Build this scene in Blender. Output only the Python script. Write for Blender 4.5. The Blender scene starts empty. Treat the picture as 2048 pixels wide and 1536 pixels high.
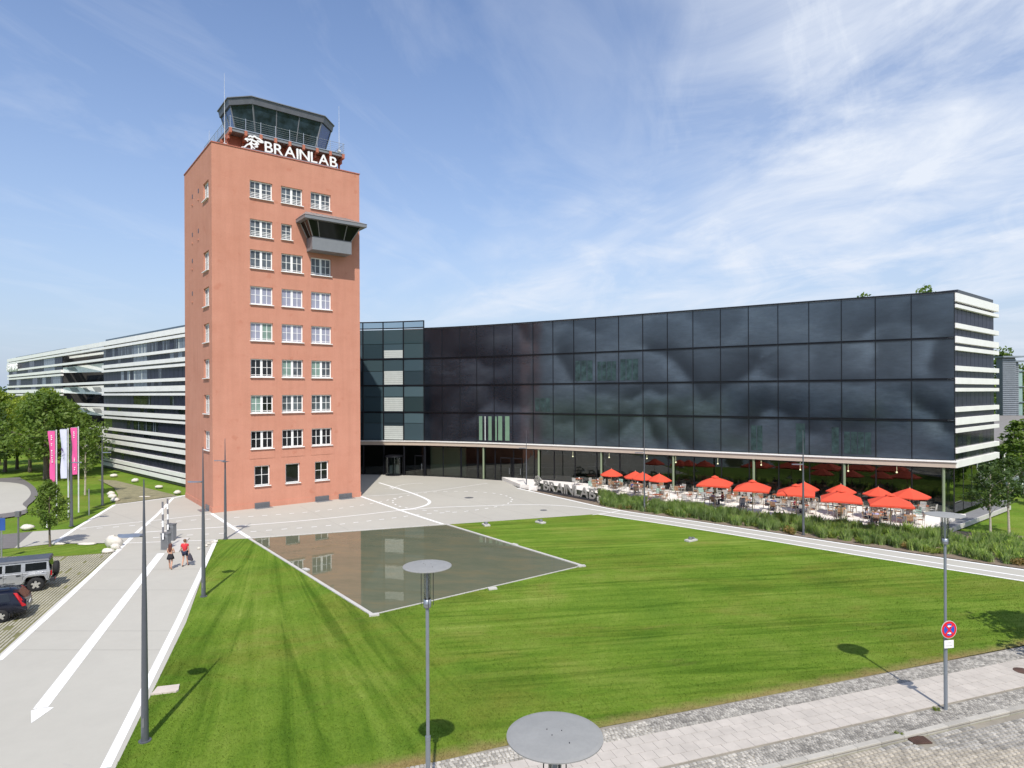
import bpy, math, random
import numpy as np
from mathutils import Vector, Matrix
R = random.Random(7)
rng = np.random.default_rng(7)
rad = math.radians
scene = bpy.context.scene
C = scene.collection

# ------------------------------------------------------------------ camera, sky, sun, exposure
cam = bpy.data.cameras.new('camera'); cam_o = bpy.data.objects.new('camera', cam); C.objects.link(cam_o)
cam_o.location = (0, 0, 11.4); cam_o.rotation_euler = (rad(90), rad(.25), 0)
cam.lens = 22.5; cam.sensor_width = 36; cam.shift_y = .0083; cam.clip_start = .1; cam.clip_end = 6000
scene.camera = cam_o
SUN_EL = 52.0; SUN_DIR = Vector((.08, -1, 0)).normalized()
world = bpy.data.worlds.new('World'); scene.world = world; world.use_nodes = True
nt = world.node_tree; N = nt.nodes; L = nt.links
for n in list(N): N.remove(n)
def nd(t, **k):
    n = N.new(t)
    for a, b in k.items():
        if a.startswith('i_'): n.inputs[int(a[2:])].default_value = b
        else: setattr(n, a, b)
    return n
sky = nd('ShaderNodeTexSky', sky_type='NISHITA', sun_disc=False, sun_elevation=rad(SUN_EL), sun_rotation=rad(175.4), altitude=500, air_density=1.25, dust_density=.7, ozone_density=2.6)
tc = nd('ShaderNodeTexCoord'); sep = nd('ShaderNodeSeparateXYZ'); L.new(tc.outputs['Generated'], sep.inputs[0])
def M(op, a, b=None, c=None, clamp=False):
    n = N.new('ShaderNodeMath'); n.operation = op; n.use_clamp = clamp
    for i, v in enumerate((a, b, c)):
        if v is None: continue
        if isinstance(v, (int, float)): n.inputs[i].default_value = v
        else: L.new(v, n.inputs[i])
    return n.outputs[0]
X, Y, Z = sep.outputs
zc = M('MAXIMUM', Z, 0.0)
den = M('ADD', zc, .12)
px = M('DIVIDE', X, den); py = M('DIVIDE', Y, den)
comb = nd('ShaderNodeCombineXYZ'); L.new(px, comb.inputs[0]); L.new(py, comb.inputs[1])
def noise(scale_vec, rot, scale, detail, rough, dist, off=(0, 0, 0)):
    mp = nd('ShaderNodeMapping'); mp.inputs['Rotation'].default_value = (0, 0, rot); mp.inputs['Scale'].default_value = scale_vec
    mp.inputs['Rotation'].default_value = (0, 0, 0); mp.inputs['Location'].default_value = off
    mr = nd('ShaderNodeMapping'); mr.inputs['Rotation'].default_value = (0, 0, rot)
    L.new(comb.outputs[0], mr.inputs[0]); L.new(mr.outputs[0], mp.inputs[0])
    no = nd('ShaderNodeTexNoise'); no.inputs['Scale'].default_value = scale; no.inputs['Detail'].default_value = detail
    no.inputs['Roughness'].default_value = rough; no.inputs['Distortion'].default_value = dist
    L.new(mp.outputs[0], no.inputs['Vector']); return no.outputs[0]
fine = noise((1.1, .62, 1), rad(-24), 1.7, 10, .62, .7, (3, 1, 0))
broad = noise((.9, .6, 1), rad(-24), .75, 4, .55, .6, (3.9, 12.4, 0))
wisp = noise((1.1, .45, 1), rad(25), 1.8, 9, .62, 1.2, (7, 2, 0))
# the cirrus sheet lies to the right of the view and thins out towards the left
ramp = M('MULTIPLY_ADD', X, .42, -.03)
cover = M('ADD', broad, ramp)
cov = M('MULTIPLY_ADD', M('SUBTRACT', cover, .39), 4.0, 0, clamp=True)
fi = M('MULTIPLY_ADD', M('SUBTRACT', fine, .39), 3.4, 0, clamp=True)
wi = M('MULTIPLY_ADD', M('SUBTRACT', wisp, .50), 1.9, 0, clamp=True)
veil = M('MULTIPLY', cov, M('MULTIPLY_ADD', fi, .85, .22))
mask = M('ADD', M('MULTIPLY', veil, .92), M('MULTIPLY', M('MULTIPLY', wi, .55), M('ADD', cov, .85)), clamp=True)
haze = M('POWER', M('SUBTRACT', 1.0, zc), 3.6)
mix = nd('ShaderNodeMix', data_type='RGBA'); 
skyc = nd('ShaderNodeMix', data_type='RGBA', blend_type='MULTIPLY'); skyc.inputs[0].default_value = 1.0
L.new(sky.outputs[0], skyc.inputs[6]); skyc.inputs[7].default_value = (1.0, 1.0, 1.12, 1)
mix.inputs[7].default_value = (5.5, 5.9, 6.6, 1)
mh = nd('ShaderNodeMix', data_type='RGBA'); L.new(M('MULTIPLY', haze, .95), mh.inputs[0]); L.new(skyc.outputs[2], mh.inputs[6]); mh.inputs[7].default_value = (3.05, 3.75, 4.9, 1)
low = M('SUBTRACT', 1.0, M('MULTIPLY', M('POWER', M('SUBTRACT', 1.0, zc), 11.0), .85))
L.new(M('MULTIPLY', mask, low), mix.inputs[0]); L.new(mh.outputs[2], mix.inputs[6])
bg = nd('ShaderNodeBackground'); bg.inputs[1].default_value = .13; L.new(mix.outputs[2], bg.inputs[0])
wo = nd('ShaderNodeOutputWorld'); L.new(bg.outputs[0], wo.inputs[0])
sun = bpy.data.lights.new('sun', 'SUN'); sun.energy = 4.1; sun.angle = rad(.5); sun.color = (1, .94, .855)
sun_o = bpy.data.objects.new('sun', sun); C.objects.link(sun_o)
sd = Vector((SUN_DIR.x*math.cos(rad(SUN_EL)), SUN_DIR.y*math.cos(rad(SUN_EL)), math.sin(rad(SUN_EL))))
sun_o.rotation_euler = (-sd).to_track_quat('-Z', 'Y').to_euler(); sun_o.location = (0, 0, 60)
scene.view_settings.view_transform = 'Standard'; scene.view_settings.look = 'None'
scene.view_settings.exposure = .2; scene.view_settings.gamma = 1; scene.view_settings.use_curve_mapping = False
scene.render.engine = 'CYCLES'
scene.cycles.max_bounces = 8; scene.cycles.transparent_max_bounces = 16; scene.cycles.caustics_reflective = False; scene.cycles.caustics_refractive = False

# ------------------------------------------------------------------ materials
MATS = {}
class NT:
    def __init__(s, name):
        m = bpy.data.materials.new(name); m.use_nodes = True; s.m = m; s.t = m.node_tree; s.n = s.t.nodes
        s.b = s.n['Principled BSDF']; s.geo = None
    def new(s, t, **k):
        n = s.n.new(t)
        for a, b in k.items(): setattr(n, a, b)
        return n
    def link(s, a, b): s.t.links.new(a, b)
    def pos(s):
        if not s.geo: s.geo = s.new('ShaderNodeNewGeometry')
        return s.geo.outputs['Position']
    def noise(s, scale, detail=3, rough=.55, vec=None, dist=0):
        n = s.new('ShaderNodeTexNoise'); n.inputs['Scale'].default_value = scale; n.inputs['Detail'].default_value = detail
        n.inputs['Roughness'].default_value = rough; n.inputs['Distortion'].default_value = dist
        s.link(vec if vec is not None else s.pos(), n.inputs['Vector']); return n.outputs[0]
    def mapping(s, loc=(0, 0, 0), rot=(0, 0, 0), scale=(1, 1, 1), vec=None):
        r = s.new('ShaderNodeMapping'); r.inputs[2].default_value = rot; s.link(vec if vec is not None else s.pos(), r.inputs[0])
        n = s.new('ShaderNodeMapping'); n.inputs[1].default_value = loc; n.inputs[3].default_value = scale
        s.link(r.outputs[0], n.inputs[0]); return n.outputs[0]
    def ramp(s, fac, stops):
        n = s.new('ShaderNodeValToRGB'); cr = n.color_ramp
        while len(cr.elements) < len(stops): cr.elements.new(.5)
        for e, (p, c) in zip(cr.elements, stops): e.position = p; e.color = (*c, 1)
        s.link(fac, n.inputs[0]); return n.outputs[0]
    def mix(s, fac, a, b, mode='MIX'):
        n = s.new('ShaderNodeMix', data_type='RGBA', blend_type=mode)
        for i, v in ((0, fac), (6, a), (7, b)):
            if isinstance(v, (int, float)): n.inputs[i].default_value = v
            elif isinstance(v, tuple): n.inputs[i].default_value = (*v, 1)
            else: s.link(v, n.inputs[i])
        return n.outputs[2]
    def math(s, op, a, b=0., clamp=False, c=None):
        n = s.new('ShaderNodeMath', operation=op, use_clamp=clamp)
        for i, v in enumerate((a, b, c)):
            if v is None: continue
            if isinstance(v, (int, float)): n.inputs[i].default_value = v
            else: s.link(v, n.inputs[i])
        return n.outputs[0]
    def bump(s, h, strength, dist=.02):
        n = s.new('ShaderNodeBump'); n.inputs['Strength'].default_value = strength; n.inputs['Distance'].default_value = dist
        s.link(h, n.inputs['Height']); s.link(n.outputs[0], s.b.inputs['Normal'])
    def col(s, o): s.link(o, s.b.inputs['Base Color'])
def pbr(name, col, rough=.6, metal=0., var=.12, scale=2., bump=0., bscale=40., fine=.0, fscale=60., spec=.5, island=0.):
    if name in MATS: return MATS[name]
    q = NT(name); q.b.inputs['Roughness'].default_value = rough; q.b.inputs['Metallic'].default_value = metal
    q.b.inputs['Specular IOR Level'].default_value = spec
    c = tuple(col)
    lo = tuple(max(0, v*(1-var)) for v in c); hi = tuple(min(1, v*(1+var)) for v in c)
    o = q.ramp(q.noise(scale, 5, .6), [(.3, lo), (.7, hi)])
    if fine:
        o = q.mix(1.0, o, q.ramp(q.noise(fscale, 3, .7), [(.25, (1-fine,)*3), (.75, (1+fine,)*3)]), 'MULTIPLY')
    if island:
        if not q.geo: q.pos()
        o = q.mix(1.0, o, q.ramp(q.geo.outputs['Random Per Island'], [(0, (1-island,)*3), (1, (1+island,)*3)]), 'MULTIPLY')
    q.col(o)
    if bump: q.bump(q.noise(bscale, 4, .6), bump)
    MATS[name] = q.m; return q.m
def pbr_obj(name, col, rough=.7, var=.25, fine=.1, fscale=40, bump=.2):
    """pieces that differ one from the next (per-object random tint)"""
    q = NT(name); q.b.inputs['Roughness'].default_value = rough
    oi = q.new('ShaderNodeObjectInfo')
    o = q.ramp(oi.outputs['Random'], [(0, tuple(v*(1-var) for v in col)), (1, tuple(v*(1+var) for v in col))])
    o = q.mix(1.0, o, q.ramp(q.noise(fscale, 4, .7), [(.25, (1-fine,)*3), (.75, (1+fine,)*3)]), 'MULTIPLY')
    o = q.mix(1.0, o, q.ramp(q.noise(1.2, 4, .7), [(.3, (.88,)*3), (.7, (1.08,)*3)]), 'MULTIPLY')
    q.col(o); q.bump(q.noise(fscale*1.5, 3), bump, .01); MATS[name] = q.m; return q.m

# stucco of the tower
q = NT('red_stucco'); q.b.inputs['Roughness'].default_value = .9; q.b.inputs['Specular IOR Level'].default_value = .2
o = q.ramp(q.noise(.35, 6, .62), [(.3, (.52, .240, .168)), (.7, (.575, .280, .203))])
o = q.mix(.45, o, q.ramp(q.noise(.8, 5, .6, q.mapping(scale=(.6, .6, 1.2))), [(.25, (.50, .215, .142)), (.5, (.56, .260, .178)), (.8, (.60, .288, .198))]))
o = q.mix(1.0, o, q.ramp(q.noise(9, 4, .7), [(.2, (.93,)*3), (.8, (1.06,)*3)]), 'MULTIPLY')
o = q.mix(1.0, o, q.ramp(q.noise(1.0, 4, .65, q.mapping(scale=(1.6, 1.6, .12))), [(.3, (.935, .93, .925)), (.55, (1.0,)*3), (.75, (1.035, 1.04, 1.05))]), 'MULTIPLY')
sp = q.noise(.9, 2, .5, q.mapping(loc=(4, 7, 2)))
o = q.mix(q.ramp(sp, [(.66, (0, 0, 0)), (.74, (.35, .35, .35))]), o, (.43, .15, .09))
q.col(o); q.bump(q.noise(70, 3), .25, .01); STUCCO = q.m
q = NT('red_base'); q.b.inputs['Roughness'].default_value = .9
q.col(q.ramp(q.noise(1.4, 4), [(.3, (.40, .135, .085)), (.7, (.48, .175, .115))])); STUCCO_D = q.m
WHITE = pbr('white_window_frame', (.88, .88, .86), .45, var=.05, fine=.03)
PANEL = pbr('white_band_panel', (.84, .83, .80), .42, var=.05, scale=.6, fine=.02)
PLINE = pbr('road_paint', (.80, .80, .78), .7, var=.06, scale=3, fine=.06, fscale=14)
q = NT('plaza_concrete'); q.b.inputs['Roughness'].default_value = .85
o = q.ramp(q.noise(.10, 5, .6), [(.3, (.408, .393, .345)), (.7, (.448, .433, .380))])
o = q.mix(1.0, o, q.ramp(q.noise(.9, 7, .72), [(.3, (.965,)*3), (.7, (1.025,)*3)]), 'MULTIPLY')
o = q.mix(q.ramp(q.noise(.55, 3, .6, q.mapping(scale=(1, 2.5, 1), rot=(0, 0, .3))), [(.68, (0, 0, 0)), (.76, (.45,)*3)]), o, (.37, .358, .337))
o = q.mix(1.0, o, q.ramp(q.noise(45, 3, .8), [(.2, (.94,)*3), (.8, (1.05,)*3)]), 'MULTIPLY')
q.col(o); q.bump(q.noise(80, 3), .15, .005); PLAZA = q.m
ASPH = pbr('dark_asphalt', (.155, .145, .14), .9, var=.1, fine=.15, fscale=50)
LCONC = pbr('light_concrete', (.50, .485, .455), .85, var=.08, scale=.8, fine=.06, fscale=30)
KERB = pbr_obj('kerb_granite', (.40, .38, .335), .8, .12, .1, 60)
SLAB = pbr_obj('paving_slab', (.475, .435, .385), .85, .045, .07, 40, .15)
COB = pbr_obj('granite_cobble', (.375, .34, .28), .8, .25, .16, 45, .4)
COBS = pbr('small_granite_setts', (.30, .285, .255), .85, var=.22, scale=1.1, fine=.25, fscale=18, island=.38)
COBS2 = pbr('pale_granite_setts', (.37, .35, .31), .85, var=.15, scale=2, fine=.25, fscale=18, island=.35)
JOINT = pbr('sand_joint', (.26, .235, .19), .95, var=.2, fine=.2)
SOIL = pbr('mulch_soil', (.20, .155, .115), .95, var=.3, scale=2, fine=.35, fscale=22, bump=.5)
TERR = pbr('white_terrace_concrete', (.78, .745, .695), .8, var=.06, scale=.8, fine=.04, fscale=25)
GREYM = pbr('grey_metal', (.20, .205, .215), .45, .4, var=.06)
DKMET = pbr('anthracite_metal', (.055, .058, .068), .4, .35, var=.08)
POLE = pbr('dark_grey_pole_paint', (.12, .13, .15), .4, .3, var=.05)
GALV = pbr('galvanised_steel', (.40, .43, .46), .38, .75, var=.08, fine=.05)
DISC = pbr('grey_lamp_disc', (.30, .30, .285), .55, .15, var=.06, scale=3, fine=.05, fscale=25)
ZINC = pbr('zinc_sheet', (.30, .275, .265), .5, .3, var=.18, scale=1.3, fine=.08)
FASC = pbr('grey_fascia', (.225, .235, .25), .5, .2, var=.05)
CREAM = pbr('cream_fascia', (.50, .415, .34), .6, var=.04)
ALU = pbr('brushed_aluminium_letters', (.37, .365, .34), .45, .5, var=.06)
BLACKM = pbr('black_mullion', (.014, .015, .02), .35, .3, var=.05)
RUBBER = pbr('black_rubber', (.016, .016, .017), .85, var=.1)
DARKIN = pbr('dark_interior', (.045, .043, .04), .8, var=.3, scale=.5)
GRCOL = pbr('pale_green_column', (.22, .27, .17), .6, var=.04)
RED = pbr('orange_red_canvas', (.66, .075, .035), .85, var=.05, scale=1.2, fine=.04)
q = bpy.data.materials['orange_red_canvas']; qb = q.node_tree.nodes['Principled BSDF']
WOOD = pbr('teak_wood', (.36, .20, .10), .6, var=.2, scale=3, fine=.1)
WOODP = pbr('pale_wood_pole', (.52, .40, .26), .6, var=.1)
WOODR = pbr('red_brown_table', (.33, .105, .055), .55, var=.15)
CHF = pbr('pale_chair_frame', (.40, .375, .32), .5, var=.08)
STONEW = pbr('pale_limestone', (.62, .58, .51), .9, var=.15, scale=5, fine=.1, fscale=20, bump=.6, bscale=8)
BARK = pbr('tree_bark', (.15, .12, .09), .95, var=.25, scale=8)
BARKL = pbr('pale_tree_bark', (.42, .38, .30), .9, var=.2, scale=8)
def glassy(name, col, rough=.04, spec=.5, var=.0, metal=0.):
    q = NT(name); q.b.inputs['Roughness'].default_value = rough; q.b.inputs['Specular IOR Level'].default_value = spec
    q.b.inputs['Metallic'].default_value = metal
    if var: q.col(q.ramp(q.noise(1.2, 3), [(.3, tuple(v*(1-var) for v in col)), (.7, tuple(v*(1+var) for v in col))]))
    else: q.b.inputs['Base Color'].default_value = (*col, 1)
    MATS[name] = q.m; return q.m
def varpane(name, cols, rough=.05):
    """window glass whose interior tone differs from pane to pane"""
    q = NT(name); q.b.inputs['Roughness'].default_value = rough
    oi = q.new('ShaderNodeObjectInfo')
    st = [(i/(len(cols)), c) for i, c in enumerate(cols)]
    n = q.ramp(oi.outputs['Random'], st); 
    q.n[-1].color_ramp.interpolation = 'CONSTANT' if False else 'LINEAR'
    q.col(n); MATS[name] = q.m; return q.m
TGL = glassy('tower_window_glass', (.085, .10, .115), .06, .5, .5)
TGLD = glassy('tower_dark_glass', (.012, .013, .015), .05, .5, .3)
TBLIND = glassy('tower_lilac_blind', (.30, .31, .40), .3, .5, .1)
TBLING = glassy('tower_green_blind', (.20, .29, .25), .3, .5, .2)
CABGL = glassy('cab_glass', (.026, .042, .058), .03, .3, .6)
NAVY = glassy('navy_blind', (.020, .022, .042), .35, .12, .25)
DKGL = glassy('dark_office_glass', (.012, .016, .024), .10, .25, .4)
CURT = glassy('pale_curtain_glass', (.11, .135, .165), .2, .5, .25)
GRNGL = glassy('green_office_glass', (.022, .032, .022), .10, .3, .4)
ATR = varpane('atrium_glass', [(.02, .035, .045), (.05, .085, .10), (.03, .05, .055), (.075, .12, .14), (.025, .04, .05), (.055, .09, .11)], .05)
BLINDW = pbr('white_slat_blind', (.50, .54, .52), .5, var=.06)
# big facade: dark glass with soft dark reflections painted into the colour across all panes
q = NT('painted_reflection_glass'); q.b.inputs['Roughness'].default_value = .10; q.b.inputs['Specular IOR Level'].default_value = 1.0; q.b.inputs['IOR'].default_value = 1.55
at = q.new('ShaderNodeAttribute'); at.attribute_name = 'print'  # attribute carries the painted reflection shapes
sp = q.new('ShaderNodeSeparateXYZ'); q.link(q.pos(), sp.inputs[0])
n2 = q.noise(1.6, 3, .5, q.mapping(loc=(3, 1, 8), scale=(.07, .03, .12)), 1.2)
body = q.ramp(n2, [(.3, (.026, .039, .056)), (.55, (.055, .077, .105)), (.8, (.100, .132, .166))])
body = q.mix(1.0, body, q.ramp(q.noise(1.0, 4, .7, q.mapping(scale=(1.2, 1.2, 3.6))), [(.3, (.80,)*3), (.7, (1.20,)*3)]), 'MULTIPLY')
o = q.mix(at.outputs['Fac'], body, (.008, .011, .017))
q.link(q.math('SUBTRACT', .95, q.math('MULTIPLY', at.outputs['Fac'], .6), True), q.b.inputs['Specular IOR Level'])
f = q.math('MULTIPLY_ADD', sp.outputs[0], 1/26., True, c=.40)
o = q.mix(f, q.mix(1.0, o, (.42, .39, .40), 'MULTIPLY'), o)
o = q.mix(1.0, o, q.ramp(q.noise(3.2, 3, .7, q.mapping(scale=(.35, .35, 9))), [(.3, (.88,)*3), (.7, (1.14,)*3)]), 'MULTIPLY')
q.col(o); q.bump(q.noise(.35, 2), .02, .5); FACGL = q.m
def clearglass(name, tint, refl=1.0):
    m = bpy.data.materials.new(name); m.use_nodes = True; t = m.node_tree; n = t.nodes; n.clear()
    out = n.new('ShaderNodeOutputMaterial'); tr = n.new('ShaderNodeBsdfTransparent'); tr.inputs[0].default_value = (*tint, 1)
    gl = n.new('ShaderNodeBsdfGlossy'); gl.inputs['Roughness'].default_value = .015; gl.inputs[0].default_value = (.9, .95, .93, 1)
    fr = n.new('ShaderNodeFresnel'); fr.inputs[0].default_value = 1.55
    ma = n.new('ShaderNodeMath'); ma.operation = 'MULTIPLY_ADD'; ma.use_clamp = True; ma.inputs[1].default_value = 1.1*refl; ma.inputs[2].default_value = .03
    mx = n.new('ShaderNodeMixShader')
    t.links.new(fr.outputs[0], ma.inputs[0]); t.links.new(ma.outputs[0], mx.inputs[0]); t.links.new(tr.outputs[0], mx.inputs[1]); t.links.new(gl.outputs[0], mx.inputs[2]); t.links.new(mx.outputs[0], out.inputs[0])
    MATS[name] = m; return m
GGLASS = clearglass('ground_floor_glass', (.50, .57, .50))
LGLASS = clearglass('lamp_glass', (.82, .84, .84), .8)
# pool: shallow murky water
q = NT('pool_water'); q.b.inputs['Roughness'].default_value = .015; q.b.inputs['IOR'].default_value = 1.33; q.b.inputs['Specular IOR Level'].default_value = .5
o = q.ramp(q.noise(.55, 6, .7, q.mapping(rot=(0, 0, .2), scale=(.6, 1.6, 1))), [(.25, (.100, .118, .075)), (.5, (.135, .142, .092)), (.75, (.180, .158, .090))])
q.col(o); q.bump(q.noise(1.2, 3, .6), .012, .1); POOL = q.m
# foliage
def leafmat(name, a, b, trans=.35):
    q = NT(name); q.b.inputs['Roughness'].default_value = .55; q.b.inputs['Specular IOR Level'].default_value = .3
    q.pos(); r = q.ramp(q.geo.outputs['Random Per Island'], [(0, a), (1, b)])
    o = q.mix(1.0, r, q.ramp(q.noise(.5, 3), [(.3, (.8, .85, .8)), (.7, (1.2, 1.15, 1.1))]), 'MULTIPLY')
    q.col(o)
    tr = q.new('ShaderNodeBsdfTranslucent'); q.link(q.mix(1.0, o, (1.5, 1.6, .7), 'MULTIPLY'), tr.inputs[0])
    mx = q.new('ShaderNodeMixShader'); mx.inputs[0].default_value = trans
    q.link(q.b.outputs[0], mx.inputs[1]); q.link(tr.outputs[0], mx.inputs[2])
    q.link(mx.outputs[0], q.n['Material Output'].inputs[0]); MATS[name] = q.m; return q.m
LEAF = leafmat('mid_green_leaves', (.085, .145, .026), (.165, .235, .050))
LEAFL = leafmat('yellow_green_leaves', (.16, .225, .022), (.27, .33, .05))
LEAFD = leafmat('dark_green_leaves', (.038, .075, .022), (.082, .130, .036))
REED = leafmat('blue_green_grass_blades', (.33, .44, .20), (.55, .64, .36), .58)
SHRUB = leafmat('shrub_leaves', (.12, .18, .03), (.24, .28, .06))
SHRUBR = leafmat('reddish_shrub_leaves', (.24, .18, .07), (.36, .25, .10))
# lawn
def lawnmat(name, stripes=True):
    q = NT(name); q.b.inputs['Roughness'].default_value = .9; q.b.inputs['Specular IOR Level'].default_value = .1
    base = q.ramp(q.noise(.22, 6, .65), [(.28, (.090, .175, .017)), (.5, (.132, .220, .023)), (.72, (.19, .258, .043))])
    if stripes:
        # mowing tracks: two families of long streaks
        va = q.mapping(rot=(0, 0, -.16), scale=(.07, 1.25, 1)); vb = q.mapping(rot=(0, 0, 1.147), scale=(.035, .62, 1))
        sa = q.noise(1.0, 4, .65, va, 1.1); 
        s2_ = q.new('ShaderNodeSeparateXYZ'); q.link(q.pos(), s2_.inputs[0])
        dx_ = q.math('ADD', s2_.outputs[0], 23.0); dy_ = q.math('SUBTRACT', 60.0, s2_.outputs[1])
        an_ = q.math('ARCTAN2', dx_, dy_); rr_ = q.math('SQRT', q.math('ADD', q.math('MULTIPLY', dx_, dx_), q.math('MULTIPLY', dy_, dy_)))
        cb_ = q.new('ShaderNodeCombineXYZ'); q.link(q.math('MULTIPLY', an_, 40.0), cb_.inputs[0]); q.link(q.math('MULTIPLY', rr_, .07), cb_.inputs[1])
        sb = q.noise(1.0, 4, .62, cb_.outputs[0], .9)
        sp = q.new('ShaderNodeSeparateXYZ'); q.link(q.pos(), sp.inputs[0])
        m = q.math('ADD', q.math('MULTIPLY', sp.outputs[0], .35), q.math('MULTIPLY', sp.outputs[1], .10))
        m = q.math('ADD', m, q.math('MULTIPLY', q.noise(.12, 3), 2.0)); m = q.math('ADD', m, -2.1, True)
        st = q.mix(m, sb, sa)
        base = q.mix(1.0, base, q.ramp(st, [(.34, (.62, .70, .56)), (.44, (.86, .90, .83)), (.50, (1.01, 1.0, 1.0)), (.58, (1.12, 1.07, 1.18)), (.67, (1.34, 1.20, 1.55))]), 'MULTIPLY')
        # dry rim along the pavement
        d = q.math('ADD', q.math('MULTIPLY', sp.outputs[0], -.324), q.math('MULTIPLY', sp.outputs[1], .946))
        d = q.math('ADD', d, q.math('MULTIPLY', q.noise(1.5, 5, .7), .9))
        rim = q.math('MULTIPLY_ADD', d, -1.6, True, c=33.2)
        base = q.mix(q.math('MULTIPLY', rim, .75), base, (.30, .23, .10))
    br = q.ramp(q.noise(.35, 6, .7, q.mapping(loc=(9, 3, 0), rot=(0, 0, -.33), scale=(.4, 1.4, 1))), [(.6, (0, 0, 0)), (.78, (.55,)*3)])
    base = q.mix(br, base, (.20, .185, .055))
    ol = q.ramp(q.noise(.16, 5, .65, q.mapping(loc=(2, 8, 0), rot=(0, 0, -.2), scale=(.6, 1.2, 1)), 1.0), [(.48, (0, 0, 0)), (.66, (.8,)*3)])
    base = q.mix(ol, base, q.mix(1.0, base, (1.12, .84, 1.1), 'MULTIPLY'))
    base = q.mix(1.0, base, q.ramp(q.noise(5.5, 6, .8), [(.2, (.72, .76, .7)), (.5, (1,)*3), (.8, (1.24, 1.2, 1.25))]), 'MULTIPLY')
    base = q.mix(1.0, base, q.ramp(q.noise(26, 5, .8, q.mapping(scale=(1.6, .6, 1))), [(.2, (.55, .60, .50)), (.5, (1,)*3), (.8, (1.5, 1.42, 1.5))]), 'MULTIPLY')
    q.col(base); q.bump(q.noise(30, 4, .8), .8, .05); MATS[name] = q.m; return q.m
LAWN = lawnmat('mown_lawn'); GRASS = lawnmat('rough_grass', False)
DRY = pbr('dry_gravel_turf', (.235, .215, .125), .95, var=.25, scale=1.3, fine=.35, fscale=9, bump=.6, bscale=14)
TURFJ = pbr('turf_between_pavers', (.17, .165, .07), .95, var=.3, scale=.7, fine=.25, fscale=14)
PAVER = pbr('pale_paver_bars', (.36, .34, .27), .9, var=.15, scale=.8, fine=.15, fscale=14)

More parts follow.
